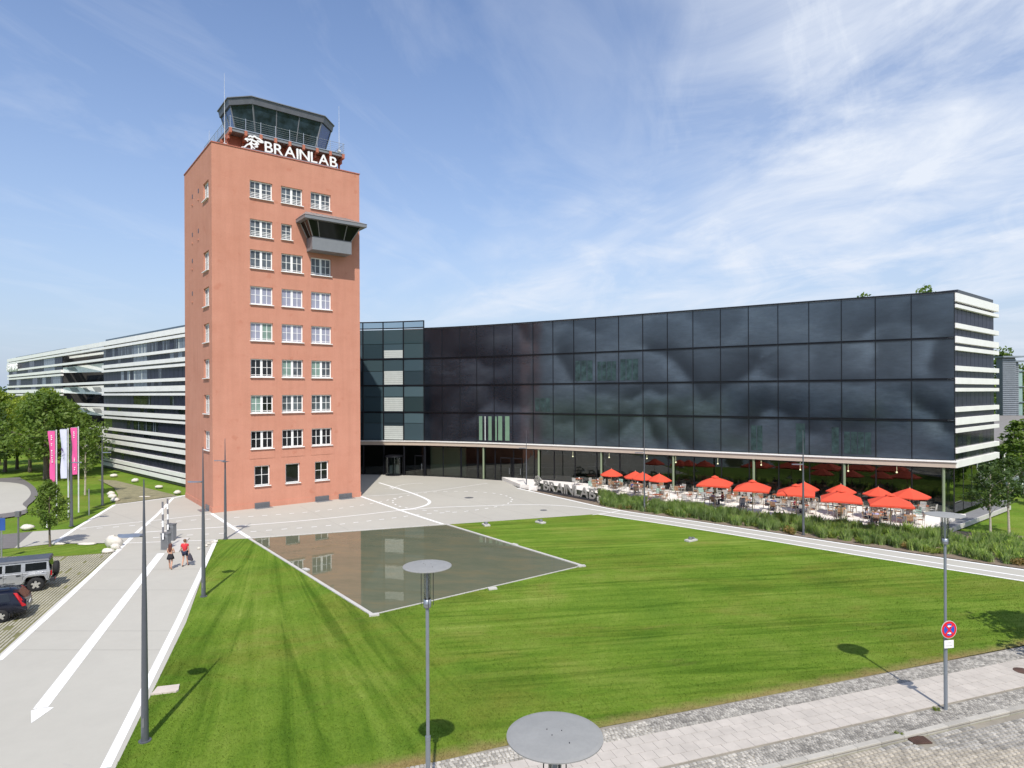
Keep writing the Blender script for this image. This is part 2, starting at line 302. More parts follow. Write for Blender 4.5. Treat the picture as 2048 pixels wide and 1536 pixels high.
# ------------------------------------------------------------------ mesh helpers
class MB:
    def __init__(s): s.v = []; s.f = []; s.m = []
    def add(s, vs, fs, mi=0):
        k = len(s.v); s.v += [tuple(p) for p in vs]; s.f += [tuple(k+i for i in f) for f in fs]; s.m += [mi]*len(fs); return s
    def quad(s, a, b, c, d, mi=0): return s.add([a, b, c, d], [(0, 1, 2, 3)], mi)
    def par(s, o, a, b, c, mi=0):
        """box from a corner and three edge vectors"""
        o, a, b, c = map(Vector, (o, a, b, c))
        vs = [o, o+a, o+a+b, o+b, o+c, o+a+c, o+a+b+c, o+b+c]
        fs = [(0, 3, 2, 1), (4, 5, 6, 7), (0, 1, 5, 4), (1, 2, 6, 5), (2, 3, 7, 6), (3, 0, 4, 7)]
        if a.cross(b).dot(c) < 0: fs = [f[::-1] for f in fs]
        return s.add(vs, fs, mi)
    def box(s, c, d, rz=0., mi=0):
        ca, sa = math.cos(rz), math.sin(rz); a = Vector((ca*d[0], sa*d[0], 0)); b = Vector((-sa*d[1], ca*d[1], 0)); cc = Vector((0, 0, d[2]))
        return s.par(Vector(c)-a/2-b/2-cc/2, a, b, cc, mi)
    def cyl(s, p0, p1, r0, r1=None, n=10, mi=0, caps=True):
        r1 = r0 if r1 is None else r1
        p0, p1 = Vector(p0), Vector(p1); ax = (p1-p0).normalized(); t = Vector((0, 0, 1)) if abs(ax.z) < .9 else Vector((1, 0, 0))
        a = ax.cross(t).normalized(); b = ax.cross(a)
        vs = []; fs = []
        for p, r in ((p0, r0), (p1, r1)):
            for i in range(n):
                w = 2*math.pi*i/n; vs.append(p+a*math.cos(w)*r+b*math.sin(w)*r)
        for i in range(n): fs.append((i, n+i, n+(i+1) % n, (i+1) % n))
        if caps: fs += [tuple(range(n)), tuple(range(2*n-1, n-1, -1))]
        return s.add(vs, fs, mi)
    def tube(s, pts, r, n=6, mi=0):
        for a, b in zip(pts[:-1], pts[1:]): s.cyl(a, b, r, r, n, mi)
        return s
    def lathe(s, prof, o=(0, 0, 0), n=32, mi=0):
        vs = []; fs = []; o = Vector(o)
        for r, z in prof:
            for i in range(n):
                w = 2*math.pi*i/n; vs.append((o.x+r*math.cos(w), o.y+r*math.sin(w), o.z+z))
        for j in range(len(prof)-1):
            for i in range(n): fs.append((j*n+i, j*n+(i+1) % n, (j+1)*n+(i+1) % n, (j+1)*n+i))
        return s.add(vs, fs, mi)
    def prism(s, pts, z0, z1, mi=0):
        n = len(pts); ar = sum(pts[i][0]*pts[(i+1) % n][1]-pts[(i+1) % n][0]*pts[i][1] for i in range(n))
        if ar < 0: pts = pts[::-1]
        vs = [(p[0], p[1], z0) for p in pts]+[(p[0], p[1], z1) for p in pts]
        return s.add(vs, [tuple(range(n-1, -1, -1)), tuple(range(n, 2*n))]+[(i, (i+1) % n, n+(i+1) % n, n+i) for i in range(n)], mi)
    def extr(s, pts, d, mi=0):
        """planar polygon of 3-D points swept by vector d"""
        d = Vector(d); n = len(pts); vs = [Vector(p) for p in pts]; vs += [p+d for p in vs]
        return s.add(vs, [tuple(range(n-1, -1, -1)), tuple(range(n, 2*n))]+[(i, (i+1) % n, n+(i+1) % n, n+i) for i in range(n)], mi)
    def loft(s, rings, mi=0, caps=True):
        n = len(rings[0]); vs = [p for r in rings for p in r]; fs = []
        for j in range(len(rings)-1):
            for i in range(n): fs.append((j*n+i, j*n+(i+1) % n, (j+1)*n+(i+1) % n, (j+1)*n+i))
        if caps: fs += [tuple(range(n-1, -1, -1)), tuple((len(rings)-1)*n+i for i in range(n))]
        return s.add(vs, fs, mi)
    def blob(s, c, r, n=8, m=6, jit=.0, mi=0, rn=R):
        vs = []; fs = []
        for j in range(m+1):
            th = math.pi*j/m
            for i in range(n):
                w = 2*math.pi*i/n; k = 1+rn.uniform(-jit, jit)
                vs.append((c[0]+r[0]*k*math.sin(th)*math.cos(w), c[1]+r[1]*k*math.sin(th)*math.sin(w), c[2]+r[2]*k*math.cos(th)))
        for j in range(m):
            for i in range(n): fs.append((j*n+i, (j+1)*n+i, (j+1)*n+(i+1) % n, j*n+(i+1) % n))
        return s.add(vs, fs, mi)
    def mesh(s, name, mats, smooth=False, off=(0, 0, 0)):
        me = bpy.data.meshes.new(name); o = Vector(off)
        me.from_pydata([(p[0]-o.x, p[1]-o.y, p[2]-o.z) for p in s.v], [], s.f)
        for m in (mats if isinstance(mats, (list, tuple)) else [mats]): me.materials.append(m)
        if any(s.m): me.polygons.foreach_set('material_index', s.m)
        if smooth: me.polygons.foreach_set('use_smooth', [True]*len(me.polygons))
        me.update(); return me
    def build(s, name, mats, parent=None, smooth=False, off=None, bevel=0.):
        if off is None: off = parent['_o'] if parent is not None and '_o' in parent.keys() else (0, 0, 0)
        ob = bpy.data.objects.new(name, s.mesh(name, mats, smooth, off)); C.objects.link(ob)
        if parent is not None: ob.parent = parent; ob['_o'] = tuple(off)
        if bevel:
            b = ob.modifiers.new('bevel', 'BEVEL'); b.width = bevel; b.segments = 2; b.limit_method = 'ANGLE'
        return ob
def tag(o, label=None, cat=None, group=None, kind=None):
    if label: o['label'] = label
    if cat: o['category'] = cat
    if group: o['group'] = group
    if kind: o['kind'] = kind
    return o
def empty(name, loc=(0, 0, 0), label=None, cat=None, group=None, rz=0., local=False):
    o = bpy.data.objects.new(name, None); C.objects.link(o); o.location = loc; o.rotation_euler = (0, 0, rz); o.empty_display_size = .2
    o['_o'] = (0, 0, 0) if local else tuple(loc)
    return tag(o, label, cat, group)
def copy_tree(o, loc, rz, label, group=None):
    def cp(a, par):
        b = a.copy(); C.objects.link(b); b.parent = par
        for ch in a.children: cp(ch, b)
        return b
    b = cp(o, None); b.location = loc; b.rotation_euler = (0, 0, rz); b['label'] = label
    if group: b['group'] = group
    return b
def inst(src, name, parent, loc=(0, 0, 0), rot=(0, 0, 0), scale=(1, 1, 1)):
    """another object that shares the mesh of src"""
    me = src.data if hasattr(src, 'data') else src
    b = bpy.data.objects.new(name, me); C.objects.link(b)
    b.parent = parent; b.location = loc; b.rotation_euler = rot; b.scale = scale; return b
def sheet(name, pts, z, mat, kind='structure', parent=None):
    m = MB(); m.add([(p[0], p[1], z) for p in pts], [tuple(range(len(pts)))])
    me_o = m.build(name, mat, parent)
    if me_o.data.polygons[0].normal.z < 0: me_o.data.flip_normals()
    if kind and parent is None: me_o['kind'] = kind
    return me_o
def strip_pts(pts, w):
    out = []; P = [Vector(p[:2]) for p in pts]; n = len(P)
    for i in range(n):
        d = (P[min(i+1, n-1)]-P[max(i-1, 0)]).normalized(); nn = Vector((-d.y, d.x)); out.append((P[i]+nn*w/2, P[i]-nn*w/2))
    return out
def line(m, pts, w, z):
    s = strip_pts(pts, w)
    for (a, b), (c, d) in zip(s[:-1], s[1:]): m.add([(b.x, b.y, z), (d.x, d.y, z), (c.x, c.y, z), (a.x, a.y, z)], [(0, 1, 2, 3)])
def smooth_path(pts, k=8):
    P = [Vector(p[:2]) for p in pts]; P = [P[0]*2-P[1]]+P+[P[-1]*2-P[-2]]; out = []
    for i in range(1, len(P)-2):
        for j in range(k):
            t = j/k; a, b, c, d = P[i-1], P[i], P[i+1], P[i+2]
            out.append(.5*((2*b)+(-a+c)*t+(2*a-5*b+4*c-d)*t*t+(-a+3*b-3*c+d)*t**3))
    out.append(P[-2]); return [tuple(p) for p in out]
def dashes(m, pts, w, z, on=.45, gap=.75):
    P = smooth_path(pts, 10); d = 0; per = on+gap; P = [Vector(p) for p in P]
    cum = [0]
    for a, b in zip(P[:-1], P[1:]): cum.append(cum[-1]+(b-a).length)
    def at(s):
        for i in range(len(cum)-1):
            if s <= cum[i+1]: return P[i].lerp(P[i+1], (s-cum[i])/max(1e-6, cum[i+1]-cum[i]))
        return P[-1]
    s = 0
    while s+on < cum[-1]: line(m, [at(s), at(s+on)], w, z); s += per
def fastmesh(name, V, Fn, k, mat, smooth=False):
    """V (n*k,3) numpy, faces of k consecutive verts"""
    me = bpy.data.meshes.new(name); nv = len(V); nf = nv//k
    me.vertices.add(nv); me.vertices.foreach_set('co', V.astype(np.float32).ravel())
    me.loops.add(nv); me.loops.foreach_set('vertex_index', np.arange(nv, dtype=np.int32))
    me.polygons.add(nf); me.polygons.foreach_set('loop_start', np.arange(0, nv, k, dtype=np.int32)); me.polygons.foreach_set('loop_total', np.full(nf, k, dtype=np.int32))
    me.materials.append(mat); me.update(calc_edges=True); me.validate(); return me
def text_mesh(ch, size, depth, xs=1.0, bold=.0):
    cu = bpy.data.curves.new('glyph', 'FONT'); cu.body = ch; cu.size = size; cu.extrude = depth/2; cu.offset = bold
    ob = bpy.data.objects.new('glyph', cu); C.objects.link(ob)
    dg = bpy.context.evaluated_depsgraph_get(); me = bpy.data.meshes.new_from_object(ob.evaluated_get(dg))
    bpy.data.objects.remove(ob); bpy.data.curves.remove(cu)
    return me
def skin(name, verts, edges, radii, mat, parent, sub=1, root=0):
    me = bpy.data.meshes.new(name); me.from_pydata(verts, edges, []); ob = bpy.data.objects.new(name, me); C.objects.link(ob)
    ob.modifiers.new('skin', 'SKIN')
    for i, r in enumerate(radii): me.skin_vertices[0].data[i].radius = (r, r) if isinstance(r, (int, float)) else r
    me.skin_vertices[0].data[root].use_root = True
    sb = ob.modifiers.new('sub', 'SUBSURF'); sb.levels = sub; sb.render_levels = sub
    dg = bpy.context.evaluated_depsgraph_get(); m2 = bpy.data.meshes.new_from_object(ob.evaluated_get(dg))
    bpy.data.objects.remove(ob)
    m2.materials.clear(); m2.materials.append(mat); m2.polygons.foreach_set('use_smooth', [True]*len(m2.polygons))
    o = bpy.data.objects.new(name, m2); C.objects.link(o); o.parent = parent; return o

# ------------------------------------------------------------------ ground, roads, water
m = MB(); m.add([(-3000, -600, -.115), (3000, -600, -.115), (3000, 4000, -.115), (-3000, 4000, -.115)], [(0, 1, 2, 3)])
tag(m.build('ground', GRASS), kind='structure')
plaza = [(-23.25, 50.07), (-20.75, 50.37), (-5.72, 55.39), (8.04, 59.86), (12.04, 56.08), (16.09, 52.17), (20.4, 47.94), (23.99, 44.21), (27.38, 41.02), (30.44, 38.11), (34.46, 34.61), (37.01, 37.17),
         (32.52, 40.71), (29.19, 43.72), (25.58, 47.13), (21.69, 50.95), (17.1, 55.44), (12.73, 59.27), (10.1, 61.85), (5.64, 68.68), (0.61, 76.58), (-1, 83), (-12, 89), (-24, 91), (-30, 84), (-36.88, 72.18), (-41.12, 66.17), (-37.22, 54.31), (-39.94, 53.29), (-37.05, 47.58), (-35.1, 48.97), (-29.7, 49.03), (-24.7, 34.9), (-22.14, 27.61), (-28, 18), (-33, 8), (-22.5, 8), (-13, 17.5), (-12.14, 19.52), (-16.31, 31.92)]
sheet('plaza', plaza, .004, PLAZA)
sheet('asphalt_road', [(-39.94, 53.29), (-41.74, 52.11), (-75, 55), (-75, 46), (-37.89, 47.3), (-37.05, 47.58)], .003, ASPH)
lawnp = [(-23.17, 50.07), (-20.75, 50.37), (-5.72, 55.39), (8.04, 59.86), (12.04, 56.08), (16.09, 52.17), (20.4, 47.94), (23.99, 44.21), (27.38, 41.02), (30.44, 38.11), (34.46, 34.61), (45, 34), (36, 33.03), (22.86, 28.64), (12.47, 25.0), (4.78, 22.39), (-0.24, 20.67), (-3.17, 19.45), (-9.2, 17.4), (-13, 17.4), (-12.14, 19.52), (-16.31, 31.92)]
sheet('lawn', lawnp, 0, LAWN)
# left loop road
loop_o = smooth_path([(-120, 77), (-90, 78), (-70, 87.5), (-66.8, 87.01), (-55.91, 75.39), (-49.88, 65.89), (-47.21, 58.95), (-62, 50), (-90, 45)], 6)
sheet('loop_road', loop_o+[(-120, 45)], .003, ASPH)
loop_i = smooth_path([(-120, 74.5), (-90, 75), (-72, 83), (-64.19, 82.6), (-56.7, 75.3), (-51.49, 67.33), (-48.99, 61.17), (-66, 51.5), (-90, 47)], 6)
sheet('loop_island', loop_i+[(-120, 47)], .007, PLAZA)
sheet('gravel_turf', [(-55.45, 85.64), (-52.38, 84.57), (-44.85, 78.12), (-37.6, 71.85), (-41.21, 66.32), (-44.62, 72.4), (-48.7, 78.23)], .002, DRY)
park = [(-36.24, 45.24), (-31.42, 45.16), (-28.61, 46.39), (-28.73, 47.13), (-24.82, 35.07), (-22.39, 27.93), (-30, 17.5), (-60, 18), (-60, 45)]
sheet('parking_turf', park, .002, TURFJ)
# long pale paver bars run parallel to the driveway edge; the near ones are built, spaced as in the car park
dv = Vector((-24.82, 35.07))-Vector((-22.39, 27.93)); dv.normalize(); nv = Vector((-dv.y, dv.x)); o0 = Vector((-22.31, 27.82))
m = MB()
def inside(p, poly):
    c = False; n = len(poly)
    for i in range(n):
        a, b = poly[i], poly[(i+1) % n]
        if (a[1] > p[1]) != (b[1] > p[1]) and p[0] < (b[0]-a[0])*(p[1]-a[1])/(b[1]-a[1])+a[0]: c = not c
    return c
for i in range(56):
    for j in range(-3, 46):
        a = o0+dv*(j*.62)+nv*(.28+i*.17)
        e = a+dv*.56
        if inside(a, park) and inside(e, park) and inside(a+nv*.11, park):
            if R.random() < .04: continue
            h = .018+R.uniform(-.004, .004)
            m.par((a.x, a.y, 0), dv.to_3d()*.56, nv.to_3d()*.10, (0, 0, h))
tag(m.build('paver_bars', PAVER), kind='stuff')
sheet('paver_edge', [p for p in [(-22.14, 27.61), (-24.7, 34.9), (-28.64, 46.98), (-28.92, 47.14), (-25.01, 35.08), (-22.56, 28.14)]], .006, LCONC)
sheet('grass_island', [(-60, 45.5), (-37.7, 47.07), (-35.01, 48.8), (-29.6, 48.86), (-28.55, 46.24), (-31.42, 45.16), (-36.19, 45.17), (-60, 45)], .006, LAWN)

# painted markings
m = MB()
line(m, [(-12.45, 19.52), (-14.56, 25.65), (-16.84, 32.28), (-23.13, 49.9)], .30, .010)
for a in ((-22.1, 27.56),): line(m, [(-27, 18.2), (-22.1, 27.56), (-24.59, 34.82), (-30.81, 52.35), (-33.51, 60.32), (-37.2, 70.14)], .30, .010)
line(m, [(-37.17, 69.97), (-36.64, 71.83)], .30, .0105)
line(m, [(-17.19, 23.27), (-19.85, 30.76), (-25.14, 45.75)], .47, .010)
line(m, [(-35.16, 49.05), (-37.16, 54.41), (-41.03, 66.02)], .32, .010)
line(m, [(-41.03, 66.02), (-38.83, 68.56), (-36.78, 72.01)], .22, .0108)
m.add([(p[0], p[1], .0112) for p in [(-16.72, 22.19), (-16.73, 23.31), (-16.94, 23.29), (-17.23, 23.25), (-17.38, 23.06)]], [(0, 1, 2, 3, 4)])
line(m, [(-29.88, 48.95), (-23.17, 49.9)], .12, .0108)
line(m, [(-28.67, 60.96), (-23.39, 53.93), (-20.67, 50.37)], .32, .0112)              # tower corner to pool
line(m, [(-16.71, 70.6), (-10.94, 62.22), (-5.94, 55.4)], .30, .0112)
line(m, [(-16.96, 81.37), (-13.66, 76.4), (-11.27, 72.55)]+smooth_path([(-11.27, 72.55), (-9.59, 69.41), (-8.71, 67.16), (-8.74, 65.07), (-9.64, 63.26), (-10.96, 62.35)], 5), .34, .0116)
line(m, smooth_path([(-36.92, 54.3), (-33.85, 56.63), (-31.3, 58.48), (-28.52, 60.83)], 6), .14, .0124)
line(m, smooth_path([(-30.34, 52.81), (-28.24, 53.54), (-24.26, 54.95), (-18.99, 57.19), (-14.27, 59.88), (-10.92, 62.09), (-7.21, 63.62), (-3.27, 64.36), (1.27, 64.97), (5.26, 64.15), (8.41, 61.5)], 8), .18, .0128)
line(m, smooth_path([(-16.76, 70.6), (-13.19, 71.89), (-9.53, 73.96), (-6.32, 77.19), (-3.13, 80.49)], 8), .12, .0132)
line(m, smooth_path([(-14.24, 77.63), (-13.59, 79.5), (-12.26, 80.55), (-11.25, 80.52)], 5), .12, .0136)
line(m, smooth_path([(8.41, 61.5), (16.56, 53.7), (24.7, 45.52), (31.29, 39.18), (35.38, 35.54)], 6), .20, .0104)
line(m, smooth_path([(0.6, 76.18), (5.61, 68.36), (10.1, 61.85), (17.06, 55.29), (25.49, 46.97), (32.43, 40.59), (36.82, 36.98)], 6), .30, .0108)
line(m, smooth_path([(7.42, 59.39), (8.95, 60.34), (10.32, 61.46)], 3), .14, .0132)
line(m, smooth_path([(8.02, 59.72), (16.15, 52.35), (24.06, 44.35), (30.54, 38.23), (34.62, 34.78)], 6), .20, .0104)
for k in range(9):
    a = k/9*2*math.pi; c = Vector((-14.33, 76.82)); line(m, [c+Vector((math.cos(a), math.sin(a)))*.15, c+Vector((math.cos(a), math.sin(a)))*(1.0 if k % 2 else .6)], .12, .014+k*.0003)
tag(m.build('painted_lines', PLINE), kind='structure')
m = MB()
dashes(m, [(-36.5, 54.0), (-33.08, 55.34), (-30.18, 57.21), (-26.33, 58.6), (-21.91, 60.3), (-18.65, 62.01), (-16.28, 64.12), (-13.87, 66.98), (-11.67, 71.15), (-8.9, 73.58), (-5.47, 73.85), (-1.97, 72.29), (-0.27, 69.49), (-0.15, 66.94), (-1.26, 64.31), (-4.56, 61.42), (-8.24, 60.24), (-11.13, 58.15), (-16.12, 54.99), (-19.5, 53.65), (-22.39, 52.56), (-26.38, 51.54), (-29.02, 50.53)], .17, .016)
dashes(m, [(-6.0, 61.45), (-7.48, 61.75), (-9.27, 62.45), (-11.3, 64.28), (-12.55, 66.95), (-12.48, 69.49), (-11.64, 70.98)], .17, .0164)
tag(m.build('dashed_lines', PLINE), kind='structure')
for (p, r) in (((3.0, 61.89), .35), ((-4.72, 69.45), .5)):
    m = MB(); m.cyl((p[0], p[1], 0), (p[0], p[1], .012), r, n=18)
    tag(m.build('manhole_cover', GREYM), 'dark round manhole cover flush in the pale plaza, '+('nearer the lawn' if r < .4 else 'inside the dashed loop'), 'manhole cover')

m = MB()
for a, b in (((-8.86, 73.21), (2.28, 58.55)), ((-20.27, 53.47), (-17.33, 57.6)), ((-6.04, 64.43), (-1.79, 57.26)), ((-25.23, 37.3), (-18.42, 37.2)), ((-23.29, 30.86), (-16.38, 30.78)), ((-26.62, 41.52), (-20.03, 41.65)), ((-22.47, 28.58), (-15.5, 28.5)), ((-21.52, 64.81), (-13.45, 52.95)), ((-0.83, 71.2), (5.36, 59.68)), ((-23.92, 55.15), (-18.55, 51.03)), ((-29.3, 48.38), (-22.82, 48.26)), ((-42.62, 65.33), (-28.93, 53.26))): line(m, [a, b], .03, .0075)
tag(m.build('expansion_joints', pbr('joint_grey', (.30, .29, .26), .9)), kind='structure')
# pool
pool = [(-20.75, 50.37), (-5.72, 55.39), (4.57, 41.98), (-7.24, 32.88)]
pr = empty('reflecting_pool', (*pool[3], 0), 'shallow four-cornered reflecting pool sunk between plaza and lawn', 'pool')
pm = MB(); pm.add([(p[0], p[1], .012) for p in pool], [(3, 2, 1, 0)] if False else [(0, 3, 2, 1)]); w = pm.build('water', POOL, pr)
if w.data.polygons[0].normal.z < 0: w.data.flip_normals()
def curb(a, b, wd, h, name='coping_stone', n=8, mat=LCONC):
    a = Vector(a); b = Vector(b); d = (b-a).normalized(); nn = Vector((-d.y, d.x)); Ln = (b-a).length/n
    for i in range(n):
        c = MB(); o = a+d*(Ln*i+.01); c.par((o.x-nn.x*wd/2, o.y-nn.y*wd/2, -.03), d.to_3d()*(Ln-.02), nn.to_3d()*wd, (0, 0, .03+h)); c.build(name, mat, pr)
curb(pool[0], pool[3], .20, .05, n=12); curb(pool[1], pool[2], .22, .05, n=10); curb(pool[3], pool[2], .07, .04, n=6); curb(pool[0], pool[1], .22, .045, n=10)
for p, a in (((-7.12, 32.81), .3), ((-1.18, 37.1), .32), ((4.5, 41.86), .3), ((-13.35, 41.31), -.7), ((0.14, 47.84), -.8)):
    b = MB(); b.box((p[0], p[1], .03), (.5, .28, .11), a); b.build('inlet_block', LCONC, pr)

# pavement and cobbled street at the near right
e = Vector((.946, .324)); mm_ = Vector((-.324, .946))
def EO(t, o, z=0): p = e*t+mm_*o; return (p.x, p.y, z)
def band(name, o0, o1, z, mat, t0=-14, t1=60): return sheet(name, [EO(t0, o0), EO(t1, o0), EO(t1, o1), EO(t0, o1)], z, mat)
sett = band('sett_bed', 15.97, 19.62, -.004, JOINT)
pav = band('pavement', 16.92, 18.68, -.001, JOINT)
kerbo = band('kerb_bed', 15.72, 15.97, -.02, JOINT)
street = band('cobbled_street', 8, 15.72, -.1, JOINT, -150, 150)
band('rear_car_park', -60, 7.99, -.1, ASPH, -150, 150)
# slabs
sl_me = MB(); sl_me.par((.006, .006, 0), (.488, 0, 0), (0, .426, 0), (0, 0, .022)); slab = sl_me.mesh('slab', SLAB)
ang = math.atan2(.324, .946)
for j in range(4):
    for i in range(64):
        t = 0.0+i*.5-(.25 if j % 2 else 0)
        p = EO(t, 16.925+j*.438, R.uniform(-.002, .002)); inst_o = inst(slab, 'slab', pav, p, (R.uniform(-.003, .003), 0, ang))
def setts(name, o0, o1, t0, t1, size, mat, parent, skip=None, h=.02):
    b = MB(); n = int((o1-o0)/size)
    for j in range(n):
        t = t0+R.random()*size
        while t < t1:
            L_ = size*R.uniform(.85, 1.25)
            if not (skip and skip(t, o0+j*size)):
                z = R.uniform(-.004, .006); w_ = size*.86; a = EO(t, o0+(j+.07)*size)
                k = e.to_3d()*(L_-size*.14); l = mm_.to_3d()*w_; in_ = size*.13
                o = Vector(a); top = Vector((0, 0, h+z))
                ek, el = e.to_3d()*in_, mm_.to_3d()*in_
                b.add([o, o+k, o+k+l, o+l, o+ek+el+top, o+k-ek+el+top, o+k-ek-el+l+top, o+ek+l-el+top], [(4, 5, 6, 7), (0, 1, 5, 4), (1, 2, 6, 5), (2, 3, 7, 6), (3, 0, 4, 7)])
            t += L_
    return tag(b.build(name, mat, parent), kind='stuff')
pale = lambda t, o: t < 11.4
setts('setts', 18.70, 19.60, 0, 34, .105, COBS, sett, lambda t, o: t < 11.4)
setts('pale_setts', 18.70, 19.60, -1, 11.4, .13, COBS2, sett)
setts('setts', 15.98, 16.90, 13.5, 34, .105, COBS, sett)
setts('pale_setts', 15.98, 16.90, 2, 13.5, .14, COBS2, sett)
for i in range(30):
    k = MB(); L_ = 1.0; t = 4+i*L_; z = .03
    k.par(EO(t+.006, 15.745, -.14), e.to_3d()*(L_-.012), mm_.to_3d()*.215, (0, 0, .14+z+R.uniform(0, .004))); o = k.build('kerb_stone', KERB, kerbo, bevel=.012)
# street cobbles: gutter row and running field; the nearest ones in view are single pieces
cells = []
for i in range(100):
    cells.append((5+i*.17, 15.5, .155, .20, 0))
for j in range(38):
    for i in range(120):
        cells.append((4.5+i*.185+(.09 if j % 2 else 0)+R.uniform(-.01, .01), 15.32-(j)*.15, .17, .138, 1))
def vis(t, o):
    p = e*t+mm_*o
    return p.y > 1 and abs(p.x/p.y) < .83 and 11.5/p.y < .60
cells = [c for c in cells if vis(c[0], c[1])]
cells.sort(key=lambda c: (e*c[0]+mm_*c[1]).y)
cm = MB(); cm.add([(0, 0, 0), (1, 0, 0), (1, 1, 0), (0, 1, 0), (.1, .12, 1), (.9, .1, 1), (.88, .9, 1), (.12, .88, 1)], [(4, 5, 6, 7), (0, 1, 5, 4), (1, 2, 6, 5), (2, 3, 7, 6), (3, 0, 4, 7)])
cob_me = cm.mesh('cobble', COB); far = MB()
drain_c = Vector((13.31, 21.01)); nn_ = 0
for (t, o, a, b, k) in cells:
    p = EO(t, o, -.1)
    if (Vector((p[0], p[1]))-drain_c).length < .46: continue
    if nn_ < 298:
        inst(cob_me, 'cobble', street, p, (0, 0, ang+R.uniform(-.03, .03)), (a*R.uniform(.86, .94), b*R.uniform(.86, .93), .028+R.uniform(-.006, .008))); nn_ += 1
    else: far.add([(p[0]+e.x*a*x*.9-e.y*b*y*.9, p[1]+e.y*a*x*.9+e.x*b*y*.9, p[2]+z*.028) for x, y, z in cm.v], cm.f)
if far.v: tag(far.build('cobbles', COBS, street), kind='stuff')
m = MB(); m.box((0, 0, .015), (.62, .42, .03)); 
for i in range(7): m.box((-.24+i*.08, 0, .034), (.035, .36, .012))
d = m.build('gutter_drain', pbr('rusty_iron', (.10, .055, .04), .8, .2, var=.3, fine=.2), off=(0, 0, 0)); d.location = (drain_c.x, drain_c.y, -.082); d.rotation_euler = (0, 0, ang-.25); tag(d, 'rusty rectangular gutter drain cover in the cobbled street by the kerb', 'drain cover')
p = (20.66, 25.94); m = MB(); m.cyl((p[0], p[1], 0), (p[0], p[1], .03), .33, n=20); tag(m.build('inspection_cover', MATS['rusty_iron']), 'rusty round cover in the pavement slabs at the far right edge', 'manhole cover')

# ------------------------------------------------------------------ the red tower
TC = (-28.65, 61.2, 0); TA = math.atan2(.618, .786)
tower = empty('control_tower', TC, 'tall red rendered tower with rows of white windows and a glazed cab on its roof', 'tower', rz=TA, local=True)
TW, TD, TH_ = 15.15, 12.0, 35.5
def grid_wall(m, P, S, Zr, holes, reveal):
    ss = sorted(set([S[0], S[1]]+[v for h in holes for v in h[:2]])); zs = sorted(set([Zr[0], Zr[1]]+[v for h in holes for v in h[2:]]))
    for a, b in zip(ss[:-1], ss[1:]):
        for c, d in zip(zs[:-1], zs[1:]):
            x, y = (a+b)/2, (c+d)/2
            if any(h[0] < x < h[1] and h[2] < y < h[3] for h in holes): continue
            m.quad(P(a, c), P(b, c), P(b, d), P(a, d))
    r = Vector(reveal)
    for (a, b, c, d) in holes:
        q = [Vector(P(a, c)), Vector(P(b, c)), Vector(P(b, d)), Vector(P(a, d))]
        for i in range(4): m.quad(q[i], q[i]+r, q[(i+1) % 4]+r, q[(i+1) % 4])
COLS = [(3.52, 5.72), (6.60, 8.80), (9.67, 11.87)]
ROWS = [(30.88, 32.6), (27.05, 28.76), (23.88, 25.72), (20.3, 22.1), (16.67, 18.5), (13.05, 14.87), (9.46, 11.25), (5.9, 7.7)]
wins = []
for ri, (za, zb) in enumerate(ROWS):
    for ci, (sa, sb) in enumerate(COLS):
        if ri == 1 and ci == 1: wins.append((sa, sa+1.1, za+.1, zb, ri, ci)); continue
        if ri == 1 and ci == 2: continue
        wins.append((sa, sb, za, zb, ri, ci))
for ci, (sa, sb) in enumerate([(3.85, 5.36), (6.92, 8.40), (10.0, 11.5)]): wins.append((sa, sb, 2.2, 4.2, 8, ci))
LW = [(1.15, 3.35, za, zb) for (za, zb) in [(30.5, 32.25), (23.5, 25.4), (20.0, 21.85), (16.45, 18.3), (12.95, 14.8), (9.45, 11.3), (5.9, 7.75)]]
m = MB()
grid_wall(m, lambda s, z: (s, 0, z), (0, TW), (0, TH_), [w[:4] for w in wins], (0, .26, 0))
grid_wall(m, lambda s, z: (0, s, z), (0, TD), (0, TH_), LW, (.26, 0, 0))
m.quad((TW, 0, 0), (TW, TD, 0), (TW, TD, TH_), (TW, 0, TH_)); m.quad((0, TD, 0), (TW, TD, 0), (TW, TD, TH_), (0, TD, TH_))
m.quad((0, 0, TH_-.3), (TW, 0, TH_-.3), (TW, TD, TH_-.3), (0, TD, TH_-.3))
wl = m.build('wall', STUCCO, tower)
m = MB()    # coping round the flat roof, plinth, raised panels below the lowest full row
for a, b in (((-.06, -.06), (TW+.06, .22)), ((-.06, TD-.22), (TW+.06, TD+.06)), ((-.06, .222), (.22, TD-.222)), ((TW-.22, .222), (TW+.06, TD-.222))):
    m.par((a[0], a[1], TH_), (b[0]-a[0], 0, 0), (0, b[1]-a[1], 0), (0, 0, .10))
m.build('coping', pbr('coping_red', (.40, .13, .085), .7), tower)
m = MB(); m.par((-.05, -.05, 0), (TW+.1, 0, 0), (0, .05, 0), (0, 0, .5)); m.par((-.05, 0, 0), (.05, 0, 0), (0, TD, 0), (0, 0, .5)); m.par((-.03, -.03, .5), (TW+.06, 0, 0), (0, .03, 0), (0, 0, .03))
m.build('plinth', STUCCO, tower)
for (sa, sb) in COLS:
    m = MB(); m.par((sa-.12, -.03, 4.92), (2.44, 0, 0), (0, .03, 0), (0, 0, .93)); m.build('parapet_panel', STUCCO, tower)
wcache = {}
